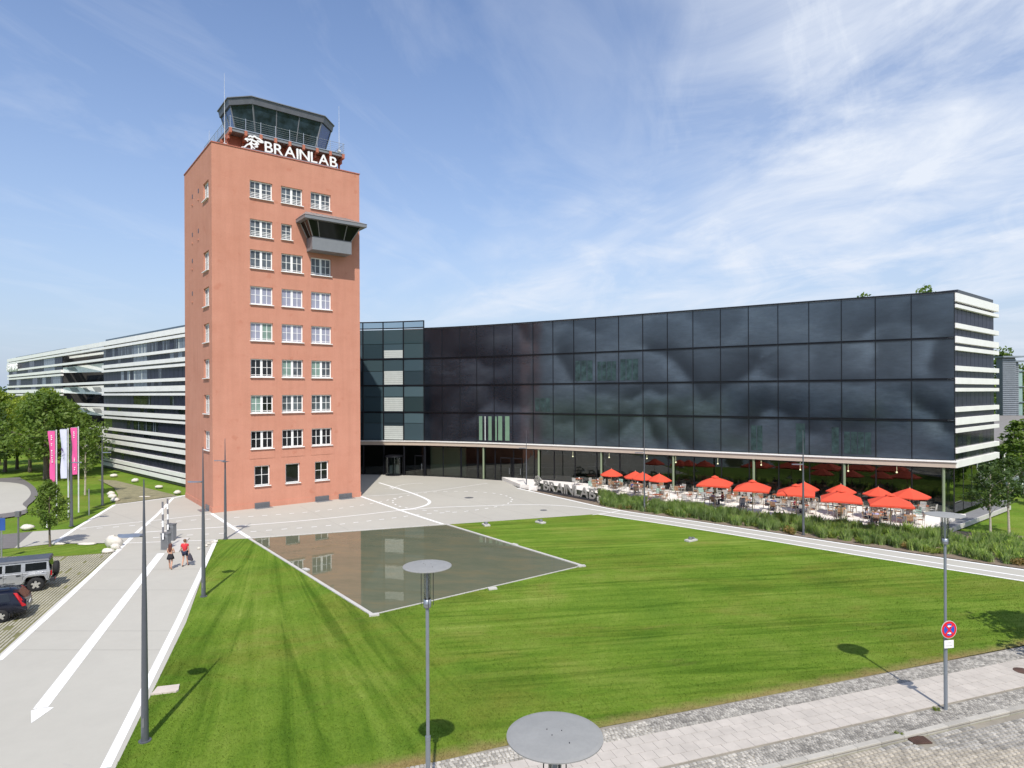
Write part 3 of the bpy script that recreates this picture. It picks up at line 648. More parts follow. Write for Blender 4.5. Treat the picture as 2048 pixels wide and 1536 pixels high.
def win_meshes(w, h, kind):
    k = (round(w, 2), round(h, 2), kind)
    if k in wcache: return wcache[k]
    f = MB(); t = .11; d = .08
    f.par((0, 0, 0), (w, 0, 0), (0, d, 0), (0, 0, t)); f.par((0, 0, h-t), (w, 0, 0), (0, d, 0), (0, 0, t))
    f.par((0, 0, t), (t, 0, 0), (0, d, 0), (0, 0, h-2*t)); f.par((w-t, 0, t), (t, 0, 0), (0, d, 0), (0, 0, h-2*t))
    two = w > 1.8
    if two: f.par((w/2-.11, -.01, t), (.22, 0, 0), (0, d, 0), (0, 0, h-2*t))
    g = MB(); parts = [(t, w/2-.11), (w/2+.11, w-t)] if two else [(t, w-t)]
    bars = MB()
    if kind != 'plain':
        for (a, b) in parts:
            bars.par(((a+b)/2-.027, .015, t), (.054, 0, 0), (0, .04, 0), (0, 0, h-2*t))
            zz = h*.52 if kind != 'rail' else h*.55
            for (p_, q_) in ((a, (a+b)/2-.022), ((a+b)/2+.022, b)):
                bars.par((p_, .018, zz), (q_-p_, 0, 0), (0, .03, 0), (0, 0, .044))
        if kind in ('rail', 'railb'):
            for z_ in ((.22, .38, .54) if kind == 'rail' else (.20,)): bars.par((t, .012, z_), (w-2*t, 0, 0), (0, .02, 0), (0, 0, .05))
    pm_ = [MB().par((a, .04, t), (b-a, 0, 0), (0, .012, 0), (0, 0, h-2*t)) for a, b in parts]
    s_ = MB(); s_.par((-.06, -.34, -.07), (w+.14, 0, 0), (0, .36, 0), (0, 0, .07))
    r = (f.mesh('window', WHITE), bars.mesh('glazing_bars', WHITE) if bars.v else None, pm_, s_.mesh('sill', WHITE))
    wcache[k] = r; return r
def put_window(w, h, kind, mats, loc, rz=0.):
    f, bars, pms, sl = win_meshes(w, h, kind)
    o = bpy.data.objects.new('window', f); C.objects.link(o); o.parent = tower; o.location = loc; o.rotation_euler = (0, 0, rz)
    if bars: inst(bars, 'glazing_bars', o)
    inst(sl, 'sill', o)
    for i, pmb in enumerate(pms):
        mt = mats[i % len(mats)]; kk = ('pane', round(w, 2), round(h, 2), i, mt.name)
        if kk not in wcache: wcache[kk] = pmb.mesh('pane', mt)
        inst(wcache[kk], 'pane', o)
    return o
for (sa, sb, za, zb, ri, ci) in wins:
    kind = 'rail' if ri <= 1 else ('railb' if ri in (2, 4, 5, 6) else 'std')
    mats = {0: [TGL], 1: [TGL], 2: [TGL], 3: [TBLIND], 4: [TBLING if ci else TGL], 5: [TGLD] if ci == 0 else [TBLING, TGL], 6: [TBLING, TGLD] if ci == 0 else [TGL], 7: [TGLD], 8: [TGLD]}[ri]
    if ri == 4: mats = [TBLIND, TBLING] if ci == 0 else [TBLIND]
    if ri == 8 and ci == 1: kind = 'plain'
    put_window(sb-sa, zb-za, kind, mats, (sa, .18, za))
for (a, b, za, zb) in LW:
    o = put_window(b-a, zb-za, 'std', [TGL, TGLD], (.18, b, za), -math.pi/2)
for (t_, z_) in [(5.34, 32.13), (8.06, 32.2), (5.42, 28.06), (8.14, 28.19), (8.2, 25.45), (8.26, 22.0)]:
    m = MB(); m.par((-.02, t_-.16, z_-.2), (.02, 0, 0), (0, .32, 0), (0, 0, .42)); o = m.build('wall_vent', DKMET, tower)
    m = MB(); m.par((-.09, t_-.12, z_-.95), (.09, 0, 0), (0, .24, 0), (0, 0, .12)); m.build('wall_spout', STUCCO, tower)
m = MB(); m.par((10.4, 0, -.01), (.3, 0, 0), (0, .1, 0), (0, 0, .1))
for (a, b) in ((3.85, 5.3), (10.0, 11.5), (12.6, 14.1)):
    m = MB(); m.par((a, -.075, .03), (b-a, 0, 0), (0, .07, 0), (0, 0, .50))
    for k in range(4): m.par((a, -.10, .08+k*.11), (b-a, 0, 0), (0, .02, 0), (0, 0, .05))
    m.build('light_shaft_grille', GREYM, tower)
    m = MB(); m.par((a-.05, -.75, .012), (b-a+.2, 0, 0), (0, .67, 0), (0, 0, .03)); m.build('floor_grate', GALV, tower)
m = MB(); m.par((-.075, 1.2, .03), (.07, 0, 0), (0, 1.5, 0), (0, 0, .5)); m.build('light_shaft_grille', GREYM, tower)
m = MB(); m.par((-.8, 1.2, .012), (.7, 0, 0), (0, 1.5, 0), (0, 0, .03)); m.build('floor_grate', GALV, tower)
# bay with overhanging hipped roof on the front
A, B = 9.22, 13.5; pj = 1.6
m = MB(); m.par((A, -pj, 26.2), (B-A, 0, 0), (0, pj, 0), (0, 0, 1.3)); m.build('bay_parapet', FASC, tower)
m = MB(); m.par((A-.03, -pj-.03, 27.5), (B-A+.06, 0, 0), (0, pj+.03, 0), (0, 0, .06)); m.build('bay_ledge', DKMET, tower)
A2, B2 = 8.55, 14.25; pz = 2.15; zt = 29.05
gb, gt = [(A+.05, -pj+.05, 27.56), (B-.05, -pj+.05, 27.56)], [(A2, -pz, zt), (B2, -pz, zt)]
m = MB(); m.add([gb[0], gb[1], gt[1], gt[0]], [(0, 1, 2, 3)]); m.build('bay_window', glassy('bay_glass', (.012, .014, .012), .05, .2), tower)
for s_, X0, X1 in ((0, A+.05, A2), (1, B-.05, B2)):
    m = MB(); m.add([(X0, -pj+.05, 27.56), (X0, 0, 27.56), (X1, 0, zt), (X1, -pz, zt)], [(0, 1, 2, 3)]); m.build('bay_side_window', STUCCO if s_ == 0 and False else MATS['bay_glass'], tower)
    m = MB(); m.cyl((X0, -pj+.05, 27.56), (X1, -pz, zt), .06, n=4); m.cyl((X0, -pj+.6, 27.56), (X1, -pz+.9, zt), .05, n=4); m.cyl((X0, -.1, 27.56), (X1, -.1, zt), .07, n=4); m.build('bay_frame', ZINC, tower)
for x_ in (.18, .80):
    m = MB(); m.cyl((A+(B-A)*x_, -pj+.03, 27.56), (A2+(B2-A2)*(x_ if x_ < .5 else x_-.06), -pz-.02, zt), .045, n=4); m.build('bay_frame', ZINC, tower)
m = MB(); m.add([(8.15, -2.55, 29.06), (14.75, -2.55, 29.06), (14.75, 0, 29.06), (8.15, 0, 29.06)], [(0, 1, 2, 3)]); m.par((8.10, -2.6, 29.07), (6.7, 0, 0), (0, .07, 0), (0, 0, .34)); m.par((8.10, -2.53, 29.07), (.07, 0, 0), (0, 2.53, 0), (0, 0, .34)); m.par((14.73, -2.53, 29.07), (.07, 0, 0), (0, 2.53, 0), (0, 0, .34))
m.build('bay_eaves', FASC, tower)
m = MB(); e0 = (8.06, 14.84); ez = 29.41
m.add([(e0[0], -2.64, ez), (e0[1], -2.64, ez), (13.4, -.02, 30.4), (9.15, -.02, 30.4), (e0[0], -.02, ez), (e0[1], -.02, ez)], [(0, 1, 2, 3), (0, 3, 4), (1, 5, 2)]); rf = m.build('bay_roof', ZINC, tower)
for k in range(9):
    s_ = e0[0]+.4+k*(e0[1]-e0[0]-.8)/8; tp = 9.15+k*(13.4-9.15)/8
    m = MB(); m.cyl((s_, -2.6, ez+.02), (tp, -.05, 30.41), .022, n=4); m.build('standing_seam', ZINC, rf)
# roof storey, gallery and glazed cab
m = MB(); m.par((1.9, 1.7, TH_-.3), (11.4, 0, 0), (0, 8.4, 0), (0, 0, 2.0)); m.par((.9, .9, TH_-.3), (13.3, 0, 0), (0, 10, 0), (0, 0, .32)); m.build('roof_storey', STUCCO_D, tower)
posts = [1.85+i*1.455 for i in range(9)]
m = MB(); m.par((1.75, .5, 37.22), (11.9, 0, 0), (0, 10.3, 0), (0, 0, .28)); m.build('gallery_floor', FASC, tower)
m = MB(); m.par((1.7, .44, 37.5), (12.0, 0, 0), (0, .08, 0), (0, 0, .09)); m.par((1.7, .53, 37.5), (.08, 0, 0), (0, 10.2, 0), (0, 0, .09)); m.par((13.62, .53, 37.5), (.08, 0, 0), (0, 10.2, 0), (0, 0, .09)); m.build('gallery_edge', GALV, tower)
for s_ in posts:
    m = MB(); m.par((s_-.10, .42, 36.95), (.2, 0, 0), (0, 1.3, 0), (0, 0, .27)); m.par((s_-.10, .95, 36.6), (.2, 0, 0), (0, .75, 0), (0, 0, .35)); m.par((s_-.13, .34, 37.0), (.26, 0, 0), (0, .2, 0), (0, 0, .48)); m.par((s_-.09, 1.5, 35.52), (.18, 0, 0), (0, .2, 0), (0, 0, 1.08)); m.build('corbel', STUCCO_D, tower, bevel=.02)
for t_ in [.5+i*1.45 for i in range(1, 8)]:
    for x0, sg in ((1.75, 1), (13.65, -1)):
        m = MB(); m.par((min(x0, x0+sg*.3)-.1*(sg > 0), t_-.1, 36.9), (.4, 0, 0), (0, .2, 0), (0, 0, .32)); m.build('corbel', STUCCO_D, tower)
m = MB()
for z_ in (37.78, 37.98, 38.18, 38.38, 38.62):
    r_ = .022 if z_ > 38.5 else .012
    m.tube([(1.75, 10.6, z_), (1.75, .5, z_), (13.65, .5, z_), (13.65, 10.6, z_)], r_, 5)
m.build('railing', GALV, tower)
for s_ in posts:
    m = MB(); m.cyl((s_, .48, 37.45), (s_, .48, 38.72), .028, n=6); m.build('railing_post', GALV, tower)
for t_ in [.5+i*1.45 for i in range(1, 8)]:
    for x0 in (1.75, 13.65):
        m = MB(); m.cyl((x0, t_, 37.5), (x0, t_, 38.66), .022, n=5); m.build('railing_post', GALV, tower)
OC = [(4.1, 1.25), (11.7, 1.25), (13.5, 3.05), (13.5, 6.95), (11.7, 8.75), (4.1, 8.75), (2.3, 6.95), (2.3, 3.05)]
cx_, cy_ = 7.9, 5.0
def ins(p, k): return (cx_+(p[0]-cx_)*(1-k/5.6), cy_+(p[1]-cy_)*(1-k/3.75))
gt_ = [ins(p, .28) for p in OC]; gb_ = [ins(p, 1.05) for p in OC]
m = MB(); m.loft([[(p[0], p[1], 40.78) for p in [ins(q_, .12) for q_ in OC]], [(p[0], p[1], 41.42) for p in OC]]); m.build('cab_fascia', pbr('cab_fascia_grey', (.13, .135, .155), .5, .2), tower)
m = MB(); m.loft([[(p[0], p[1], 41.42) for p in [ins(q_, -.1) for q_ in OC]], [(p[0], p[1], 41.50) for p in [ins(q_, -.1) for q_ in OC]], [(p[0], p[1], 41.6) for p in [ins(q_, .9) for q_ in OC]]]); m.build('cab_roof', GREYM, tower)
m = MB(); m.loft([[(p[0], p[1], 37.5) for p in gb_], [(p[0], p[1], 37.75) for p in gb_]]); m.build('cab_base', GREYM, tower)
for i in range(8):
    j = (i+1) % 8; nseg = 3 if i in (0, 4) else (2 if i in (2, 6) else 1)
    blue = glassy('cab_blue_glass', (.05, .10, .30), .05)
    for k in range(nseg):
        def lp(a, b, f): return (a[0]+(b[0]-a[0])*f, a[1]+(b[1]-a[1])*f)
        a0, a1 = lp(gb_[i], gb_[j], k/nseg), lp(gb_[i], gb_[j], (k+1)/nseg); b0, b1 = lp(gt_[i], gt_[j], k/nseg), lp(gt_[i], gt_[j], (k+1)/nseg)
        m = MB(); m.add([(*a0, 37.75), (*a1, 37.75), (*b1, 40.8), (*b0, 40.8)], [(0, 1, 2, 3)]); m.build('cab_window', CABGL if i in (0, 7) else blue, tower)
        m = MB(); m.cyl((*a0, 37.7), (*b0, 40.8), .085 if k == 0 else .06, n=4); m.build('cab_mullion', pbr('cab_mullion_grey', (.21, .215, .23), .5, .3), tower)
for p_, z0_, z1_, lab in (((1.45, 1.0), 35.6, 42.9, 'l'), ((13.1, .62), 37.5, 42.7, 'r'), ((2.0, 9.5), 37.5, 40.2, 'b')):
    m = MB(); m.cyl((*p_, z0_), (*p_, z1_), .035, .010, n=6); m.box((*p_, z0_+.3), (.3, .3, .2)); m.build('antenna_rod', pbr('pale_rod', (.62, .62, .62), .5), tower)
def letters(root, txt, x0, z0, height, width, depth, mat, y=0., bold=.0, pos=None):
    """row of upright letters in the root's local x-z plane, each one its own part"""
    adv = []; ms = []
    for ch in txt:
        me = text_mesh(ch, 1.0, .2, bold=bold); co = np.array([v.co[:] for v in me.vertices]); ms.append((me, co)); adv.append(co[:, 0].max()-co[:, 0].min())
    H = max(c[:, 1].max() for _, c in ms); gap = .075; tot = sum(adv)+gap*(len(txt)-1)
    sx = width/tot; sz = height/H; x = x0
    for (me, co), a in zip(ms, adv):
        mn = co[:, 0].min()
        for v in me.vertices: v.co = ((v.co.x-mn)*sx, -v.co.z/.2*depth, (v.co.y)*sz)
        me.materials.clear(); me.materials.append(mat); me.update()
        o = bpy.data.objects.new('letter', me); C.objects.link(o); o.parent = root; f = (x-x0)/width
        o.location = (x, y, z0) if pos is None else pos(f); x += (a+gap)*sx
SIGNW = pbr('white_sign_enamel', (.86, .86, .86), .4, var=.02)
def stroke(m, pts, r, d, y):
    """thick rounded stroke in the x-z plane"""
    P = [Vector((p[0], p[1])) for p in pts]; k = 0
    left, right = [], []
    for i, p in enumerate(P):
        dd = (P[min(i+1, len(P)-1)]-P[max(i-1, 0)]).normalized(); nn = Vector((-dd.y, dd.x)); rr = r*(.55 if i in (0, len(P)-1) else 1)
        left.append(p+nn*rr); right.append(p-nn*rr)
    poly = left+right[::-1]
    n = len(P); vs = [(p.x, y, p.y) for p in left]+[(p.x, y, p.y) for p in right]+[(p.x, y+d, p.y) for p in left]+[(p.x, y+d, p.y) for p in right]; fs = []
    for i in range(n-1): fs += [(i, i+1, n+i+1, n+i), (2*n+i, 3*n+i, 3*n+i+1, 2*n+i+1), (i, 2*n+i, 2*n+i+1, i+1), (n+i, n+i+1, 3*n+i+1, 3*n+i)]
    fs += [(0, n, 3*n, 2*n), (n-1, 3*n-1, 4*n-1, 2*n-1)]
    m.add(vs, fs)
def emblem(root, x0, z0, w, h, d, mat, y=0., loc=None):
    """pine-tree like emblem: three wavy cloud strokes and a curved trunk"""
    S = [([(.30, .84), (.40, .93), (.50, .90), (.60, .98), (.70, .91), (.82, .88), (.93, .80), (1.02, .70), (.88, .68), (.72, .74)], .055), ([(.14, .60), (.20, .68), (.32, .66), (.44, .72), (.56, .66), (.68, .62), (.80, .50), (.62, .50)], .055),
         ([(.34, .42), (.44, .47), (.56, .42), (.70, .40), (.74, .30), (.60, .26)], .045), ([(-.04, .03), (.08, .06), (.17, .17), (.25, .30), (.36, .36), (.44, .28), (.46, .16), (.44, .02)], .045), ([(.52, .80), (.45, .58), (.43, .42), (.50, .22), (.62, .12)], .04), ([(.26, .76), (.22, .62), (.28, .50)], .035)]
    m = MB()
    for k, (pts, r) in enumerate(S): 
        sp_ = smooth_path(pts, 3); stroke(m, [(x0+p[0]*w, z0+p[1]*h) for p in sp_], r*h, d, y-k*.004)
    o = m.build('emblem', mat, root)
    if loc: o.location = loc
    return o
sg = empty('roof_sign', (TC[0]+.618*0-.618*.15, TC[1]+.786*.15, 35.62), 'white BRAINLAB lettering with pine emblem along the tower roof edge', 'sign', rz=TA, local=True)
letters(sg, 'BRAINLAB', 5.03, .13, 1.06, 7.62, .14, SIGNW, bold=.006)
emblem(sg, 2.86, .02, 1.98, 1.46, .12, SIGNW)
m = MB(); m.par((2.9, -.05, 0), (9.9, 0, 0), (0, .16, 0), (0, 0, .10)); m.build('sign_rail', GALV, sg)

# ------------------------------------------------------------------ the curved glass building
FC = [-3.847574808472786e-07, 0.00012775562854484777, -0.006423076487922137, -0.5572705274841226, 82.07847345910209]
def fy(x): return (((FC[0]*x+FC[1])*x+FC[2])*x+FC[3])*x+FC[4]
def fn(x):
    d = (fy(x+.05)-fy(x-.05))/.1; v = Vector((d, -1)).normalized(); return v     # towards the plaza
def fp(x, off=0., z=0.): n = fn(x); return Vector((x+n.x*off, fy(x)+n.y*off, z))
MX = [-20.85, -17.92, -14.98, -12.02, -9.45, -6.93, -4.63, -2.32, .09, 2.67, 5.09, 7.52, 9.97, 12.43, 14.90, 17.30, 19.69, 22.14, 24.52, 26.92, 29.32, 31.74, 34.16, 36.62, 39.15]
FZ = [20.28, 16.12, 12.43, 8.74]
def zb(x): return 4.84+.30*(x+12)/51.
gb = empty('glass_office_building', (39.15, fy(39.15), 0), 'long curved dark glass office building with a striped white end wall', 'office building')
XE = 39.45
sd_ = Vector((.774, .634, 0)).normalized(); CE = fp(XE); SL = 12.9; on = Vector((sd_.y, -sd_.x, 0))
# solid core behind the facade (upper floors) and the roof
xs = [-30]+[x for x in MX]+[XE]
front = [fp(x, -.25) for x in xs]; back = [fp(x, -12.6) for x in xs]
back[-1] = CE+sd_*(SL-.4)-on*.7; front[-1] = CE+sd_*.25-on*.7
m = MB(); m.prism([(p.x, p.y) for p in front+back[::-1]], 4.45, 20.1); m.build('upper_storeys', DARKIN, gb)
m = MB(); m.prism([(p.x, p.y) for p in [fp(x, .02) for x in xs[3:]]+[fp(x, -12.4) for x in xs[3:]][::-1]], 20.1, 20.22); m.build('roof', GREYM, gb)
# the big soft reflection shapes painted into the facade colour, in metres along x and z
REFL_SHAPES = [([(6.16, 15.85), (6.84, 14.71), (7.43, 13.27), (8.1, 13.73)], .75, .9), ([(8.1, 13.1), (8.39, 13.56)], .9, .6), ([(15.8, 16.33), (17.07, 15.97), (18.3, 14.91), (19.14, 13.74), (19.97, 12.31), (20.67, 10.9)], .55, .95), ([(20.67, 10.9), (21.59, 11.59), (22.28, 12.27), (23.4, 12.94), (24.61, 13.86)], .75, .9),
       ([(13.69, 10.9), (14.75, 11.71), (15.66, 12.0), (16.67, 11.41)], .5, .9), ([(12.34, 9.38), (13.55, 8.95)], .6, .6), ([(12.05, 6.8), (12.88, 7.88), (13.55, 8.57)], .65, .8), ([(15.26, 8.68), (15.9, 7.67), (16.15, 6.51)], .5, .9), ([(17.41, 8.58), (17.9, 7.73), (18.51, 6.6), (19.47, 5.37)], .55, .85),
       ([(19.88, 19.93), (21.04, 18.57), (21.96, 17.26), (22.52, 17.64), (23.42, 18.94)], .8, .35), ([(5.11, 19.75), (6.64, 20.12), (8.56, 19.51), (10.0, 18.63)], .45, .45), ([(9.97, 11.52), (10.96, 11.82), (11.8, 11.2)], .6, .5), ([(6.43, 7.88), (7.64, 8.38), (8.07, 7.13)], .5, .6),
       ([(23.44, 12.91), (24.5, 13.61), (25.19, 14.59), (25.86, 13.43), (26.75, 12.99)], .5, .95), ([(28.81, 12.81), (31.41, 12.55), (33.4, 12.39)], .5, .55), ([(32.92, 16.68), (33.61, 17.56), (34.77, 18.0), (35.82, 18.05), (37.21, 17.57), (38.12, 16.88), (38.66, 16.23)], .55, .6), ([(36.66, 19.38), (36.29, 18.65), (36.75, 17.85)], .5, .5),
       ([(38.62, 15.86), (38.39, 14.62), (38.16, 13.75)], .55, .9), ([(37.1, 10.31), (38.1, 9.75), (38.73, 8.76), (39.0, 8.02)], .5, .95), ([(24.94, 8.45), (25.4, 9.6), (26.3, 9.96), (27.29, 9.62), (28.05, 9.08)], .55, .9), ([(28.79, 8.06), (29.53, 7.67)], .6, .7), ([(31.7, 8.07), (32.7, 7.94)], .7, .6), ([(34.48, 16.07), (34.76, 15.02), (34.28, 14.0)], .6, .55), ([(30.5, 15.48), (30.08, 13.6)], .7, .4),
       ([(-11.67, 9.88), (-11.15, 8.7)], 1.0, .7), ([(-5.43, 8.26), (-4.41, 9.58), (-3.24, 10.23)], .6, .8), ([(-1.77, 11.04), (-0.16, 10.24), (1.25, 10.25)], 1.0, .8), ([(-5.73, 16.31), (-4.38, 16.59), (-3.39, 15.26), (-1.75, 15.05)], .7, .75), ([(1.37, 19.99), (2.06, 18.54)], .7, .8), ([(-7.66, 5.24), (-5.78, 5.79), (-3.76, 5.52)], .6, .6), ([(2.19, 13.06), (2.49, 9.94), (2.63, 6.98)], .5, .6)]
def refl_tone(x, z):
    """painted reflections: crisp on one side, fading slowly on the other, a paler lip along the crisp side"""
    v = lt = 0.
    for pts, r_, k_ in REFL_SHAPES:
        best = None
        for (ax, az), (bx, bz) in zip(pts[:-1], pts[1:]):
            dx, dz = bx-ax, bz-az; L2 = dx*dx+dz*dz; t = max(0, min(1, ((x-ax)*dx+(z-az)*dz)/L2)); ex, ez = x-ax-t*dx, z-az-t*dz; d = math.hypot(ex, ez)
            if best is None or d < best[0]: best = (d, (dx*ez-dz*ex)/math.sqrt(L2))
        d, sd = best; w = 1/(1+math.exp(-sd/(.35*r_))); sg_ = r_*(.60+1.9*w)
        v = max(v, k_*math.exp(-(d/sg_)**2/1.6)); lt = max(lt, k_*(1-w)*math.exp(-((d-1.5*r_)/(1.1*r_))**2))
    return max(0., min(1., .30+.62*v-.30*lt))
# facade panes, one per bay and storey
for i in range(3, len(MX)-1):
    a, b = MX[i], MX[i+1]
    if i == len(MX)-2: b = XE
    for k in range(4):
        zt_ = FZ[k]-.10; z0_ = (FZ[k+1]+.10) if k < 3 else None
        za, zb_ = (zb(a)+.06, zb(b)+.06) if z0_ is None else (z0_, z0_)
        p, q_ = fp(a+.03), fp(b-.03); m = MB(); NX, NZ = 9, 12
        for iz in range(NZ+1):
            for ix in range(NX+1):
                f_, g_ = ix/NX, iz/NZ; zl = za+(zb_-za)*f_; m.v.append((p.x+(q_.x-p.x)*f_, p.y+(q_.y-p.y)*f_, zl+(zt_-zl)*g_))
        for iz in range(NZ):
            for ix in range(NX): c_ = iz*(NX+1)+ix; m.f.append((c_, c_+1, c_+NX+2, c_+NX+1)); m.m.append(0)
        vs_ = list(m.v); o = m.build('facade_pane', FACGL, gb); at_ = o.data.attributes.new('print', 'FLOAT', 'POINT'); at_.data.foreach_set('value', [refl_tone(v[0], v[2]) for v in vs_])  # reflections painted per vertex into the pane colour
for i, x in enumerate(MX[3:]+[XE]):
    if i == len(MX)-4: continue
    p = fp(x, .04); m = MB(); m.cyl((p.x, p.y, zb(x)), (p.x, p.y, 20.25), .035, n=4); m.build('mullion', BLACKM, gb)
def ribbon(m, x0, x1, offa, offb, z0, z1, n=26, zf=None):
    xs_ = [x0+(x1-x0)*i/n for i in range(n+1)]; rings = []
    for x in xs_:
        d0, d1 = (zf(x)+z0, zf(x)+z1) if zf else (z0, z1)
        a, b = fp(x, offa), fp(x, offb); rings.append([(a.x, a.y, d0), (b.x, b.y, d0), (b.x, b.y, d1), (a.x, a.y, d1)])
    m.loft(rings)
for z_ in FZ[1:]:
    m = MB(); ribbon(m, -12.02, XE, -.02, .07, z_-.09, z_-.02); ribbon(m, -12.02, XE, -.02, .07, z_+.03, z_+.09); m.build('floor_band', BLACKM, gb)
m = MB(); ribbon(m, -12.02, XE, -.05, .10, 20.18, 20.30); m.build('roof_edge', BLACKM, gb)
m = MB(); ribbon(m, -27, XE+.15, -.4, .34, -.13, .0, 30, zb); m.build('white_ledge', PANEL, gb)
m = MB(); ribbon(m, -27, XE+.02, -.5, .22, -.62, -.134, 30, zb); m.build('cream_fascia', CREAM, gb)
# clear glazed staircase bay beside the red tower
m = MB()
for i in range(-1, 3):
    a, b = (MX[i], MX[i+1]) if i >= 0 else (-23.6, MX[0])
    for k in range(4):
        z1, z0 = FZ[k]-.1, (FZ[k+1]+.1 if k < 3 else zb(a)+.1)
        p, q_ = fp(a+.04), fp(b-.04); g = MB(); n = fn(a).to_3d()*-.04
        spl = z0+(z1-z0)*(.50+.04*k)
        for (c, d) in ((z0, spl-.03), (spl+.03, z1)):
            g = MB(); g.add([(p.x, p.y, c), (q_.x, q_.y, c), (q_.x, q_.y, d), (p.x, p.y, d)], [(0, 1, 2, 3)]); g.build('stair_pane', ATR, gb)
        if i == 1 and k < 4:
            for s_ in range(7 if k else 4):
                zz = z0+.05+s_*.27; bl = MB(); c_, d_ = fp(a+.12, .012), fp(b-.12, .012)
                bl.add([(c_.x, c_.y, zz), (d_.x, d_.y, zz), (d_.x, d_.y, zz+.25), (c_.x, c_.y, zz+.25)], [(0, 1, 2, 3)]); bl.build('blind_slat', BLINDW, gb)
    g = MB(); p, q_ = fp(a+.04), fp(b-.04); g.add([(p.x, p.y, 20.45), (q_.x, q_.y, 20.45), (q_.x, q_.y, 21.2), (p.x, p.y, 21.2)], [(0, 1, 2, 3)]); g.build('roof_pane', clearglass('roof_glass', (.45, .55, .6), 1.0) if 'roof_glass' not in MATS else MATS['roof_glass'], gb)
m = MB(); ribbon(m, -24, -12.0, -.08, .10, 21.2, 21.34, 6); ribbon(m, -24, -12.0, -.08, .10, 20.3, 20.44, 6)
for z_ in FZ[1:]: ribbon(m, -24, -12.02, -.03, .08, z_-.08, z_+.08, 6)
m.build('stair_bay_beam', BLACKM, gb)
for x in [-20.85, -17.92, -14.98, -12.02]:
    p = fp(x, .05); m = MB(); m.cyl((p.x, p.y, .0), (p.x, p.y, 21.3), .09, n=4); m.build('stair_bay_mullion', BLACKM, gb)
# curtains and lit rooms that show through some panes
CGR = pbr('pale_green_curtain', (.15, .25, .17), .6, var=.1); CTE = pbr('dim_teal_room', (.026, .050, .052), .25, var=.6, scale=1.5)
for x0, x1, z0, z1, mt in [(-4.35, -3.85, 5.15, 8.3, CGR), (-3.1, -2.6, 5.15, 8.3, CGR), (-2.2, -1.95, 5.15, 8.3, CGR), (-1.8, -1.2, 5.2, 8.35, CGR), (-.9, -.25, 5.2, 8.35, CGR), (-3.6, -3.45, 5.15, 8.3, BLINDW),
                            (7.7, 9.7, 12.75, 15.2, CTE), (10.15, 12.2, 12.75, 15.0, CTE), (12.6, 14.5, 12.75, 15.2, CTE), (24.7, 25.7, 5.35, 7.9, CTE), (28.3, 29.1, 5.35, 8.2, CTE), (31.0, 31.6, 5.35, 7.9, CTE), (31.9, 33.9, 5.4, 7.5, CTE), (2.9, 4.8, 9.0, 10.7, CTE)]:
    n_ = max(1, int((x1-x0)/.5))
    for k in range(n_):
        a, b = x0+(x1-x0)*k/n_, x0+(x1-x0)*(k+.86)/n_; m = MB(); c_, d_ = fp(a, .02), fp(b, .02)
        m.add([(c_.x, c_.y, z0), (d_.x, d_.y, z0), (d_.x, d_.y, z1), (c_.x, c_.y, z1)], [(0, 1, 2, 3)]); m.build('curtain', mt, gb)
# ground floor: clear glass, mullions, columns, dim interior
m = MB(); m.prism([(p.x, p.y) for p in [fp(x, -.3) for x in xs]+[fp(x, -11.8) for x in xs][::-1]], .0, .06); m.build('interior_floor', pbr('interior_floor', (.16, .15, .14), .25, var=.1), gb)
m = MB(); m.prism([(p.x, p.y) for p in [fp(x, -8.5) for x in xs[:-1]]+[fp(x, -9) for x in xs[:-1]][::-1]], .06, 4.4); m.build('interior_wall', DARKIN, gb)
for i in range(-1, len(MX)-1):
    a, b = (MX[i], MX[i+1]) if i >= 0 else (-23.6, MX[0])
    if i == 1: continue
    if i == len(MX)-2: b = XE
    g = MB(); p, q_ = fp(a+.03, -.2), fp(b-.03, -.2); z0 = .07 if a < 0 else .5
    zt_ = zb(a)-.6
    g.add([(p.x, p.y, z0), (q_.x, q_.y, z0), (q_.x, q_.y, zt_), (p.x, p.y, zt_)], [(0, 1, 2, 3)]); g.build('ground_pane', GGLASS, gb)
for j, x in enumerate(MX[:-1]):
    p = fp(x, -.18); m = MB(); w_ = .07 if j not in (3, 5, 6) else .14; m.cyl((p.x, p.y, 0), (p.x, p.y, zb(x)-.5), w_, n=4); m.build('ground_mullion', BLACKM, gb)
m = MB(); ribbon(m, -24, XE, -.28, -.10, 0, .09, 30); ribbon(m, 1.5, XE, -.27, -.11, .40, .54, 26); ribbon(m, -24, XE, -.27, -.10, -.75, -.55, 30, zb); m.build('ground_rail', BLACKM, gb)
m = MB(); m.prism([(p.x, p.y) for p in [fp(x, -1.6) for x in (-11.9, -9.4, -7.0)]+[fp(x, -1.8) for x in (-7.0, -9.4, -11.9)]], .06, 3.9); m.build('pale_room_wall', pbr('pale_green_wall', (.42, .45, .34), .8, var=.04), gb)
for x in (-3.8, 3.3, 10.5, 17.8, 24.9, 31.9, 38.7):
    p = fp(x, -.02 if x < 38 else -.05); m = MB(); m.cyl((p.x, p.y, 0.06), (p.x, p.y, zb(x)-.63), .125, n=16); m.build('column', GRCOL, gb, smooth=False)
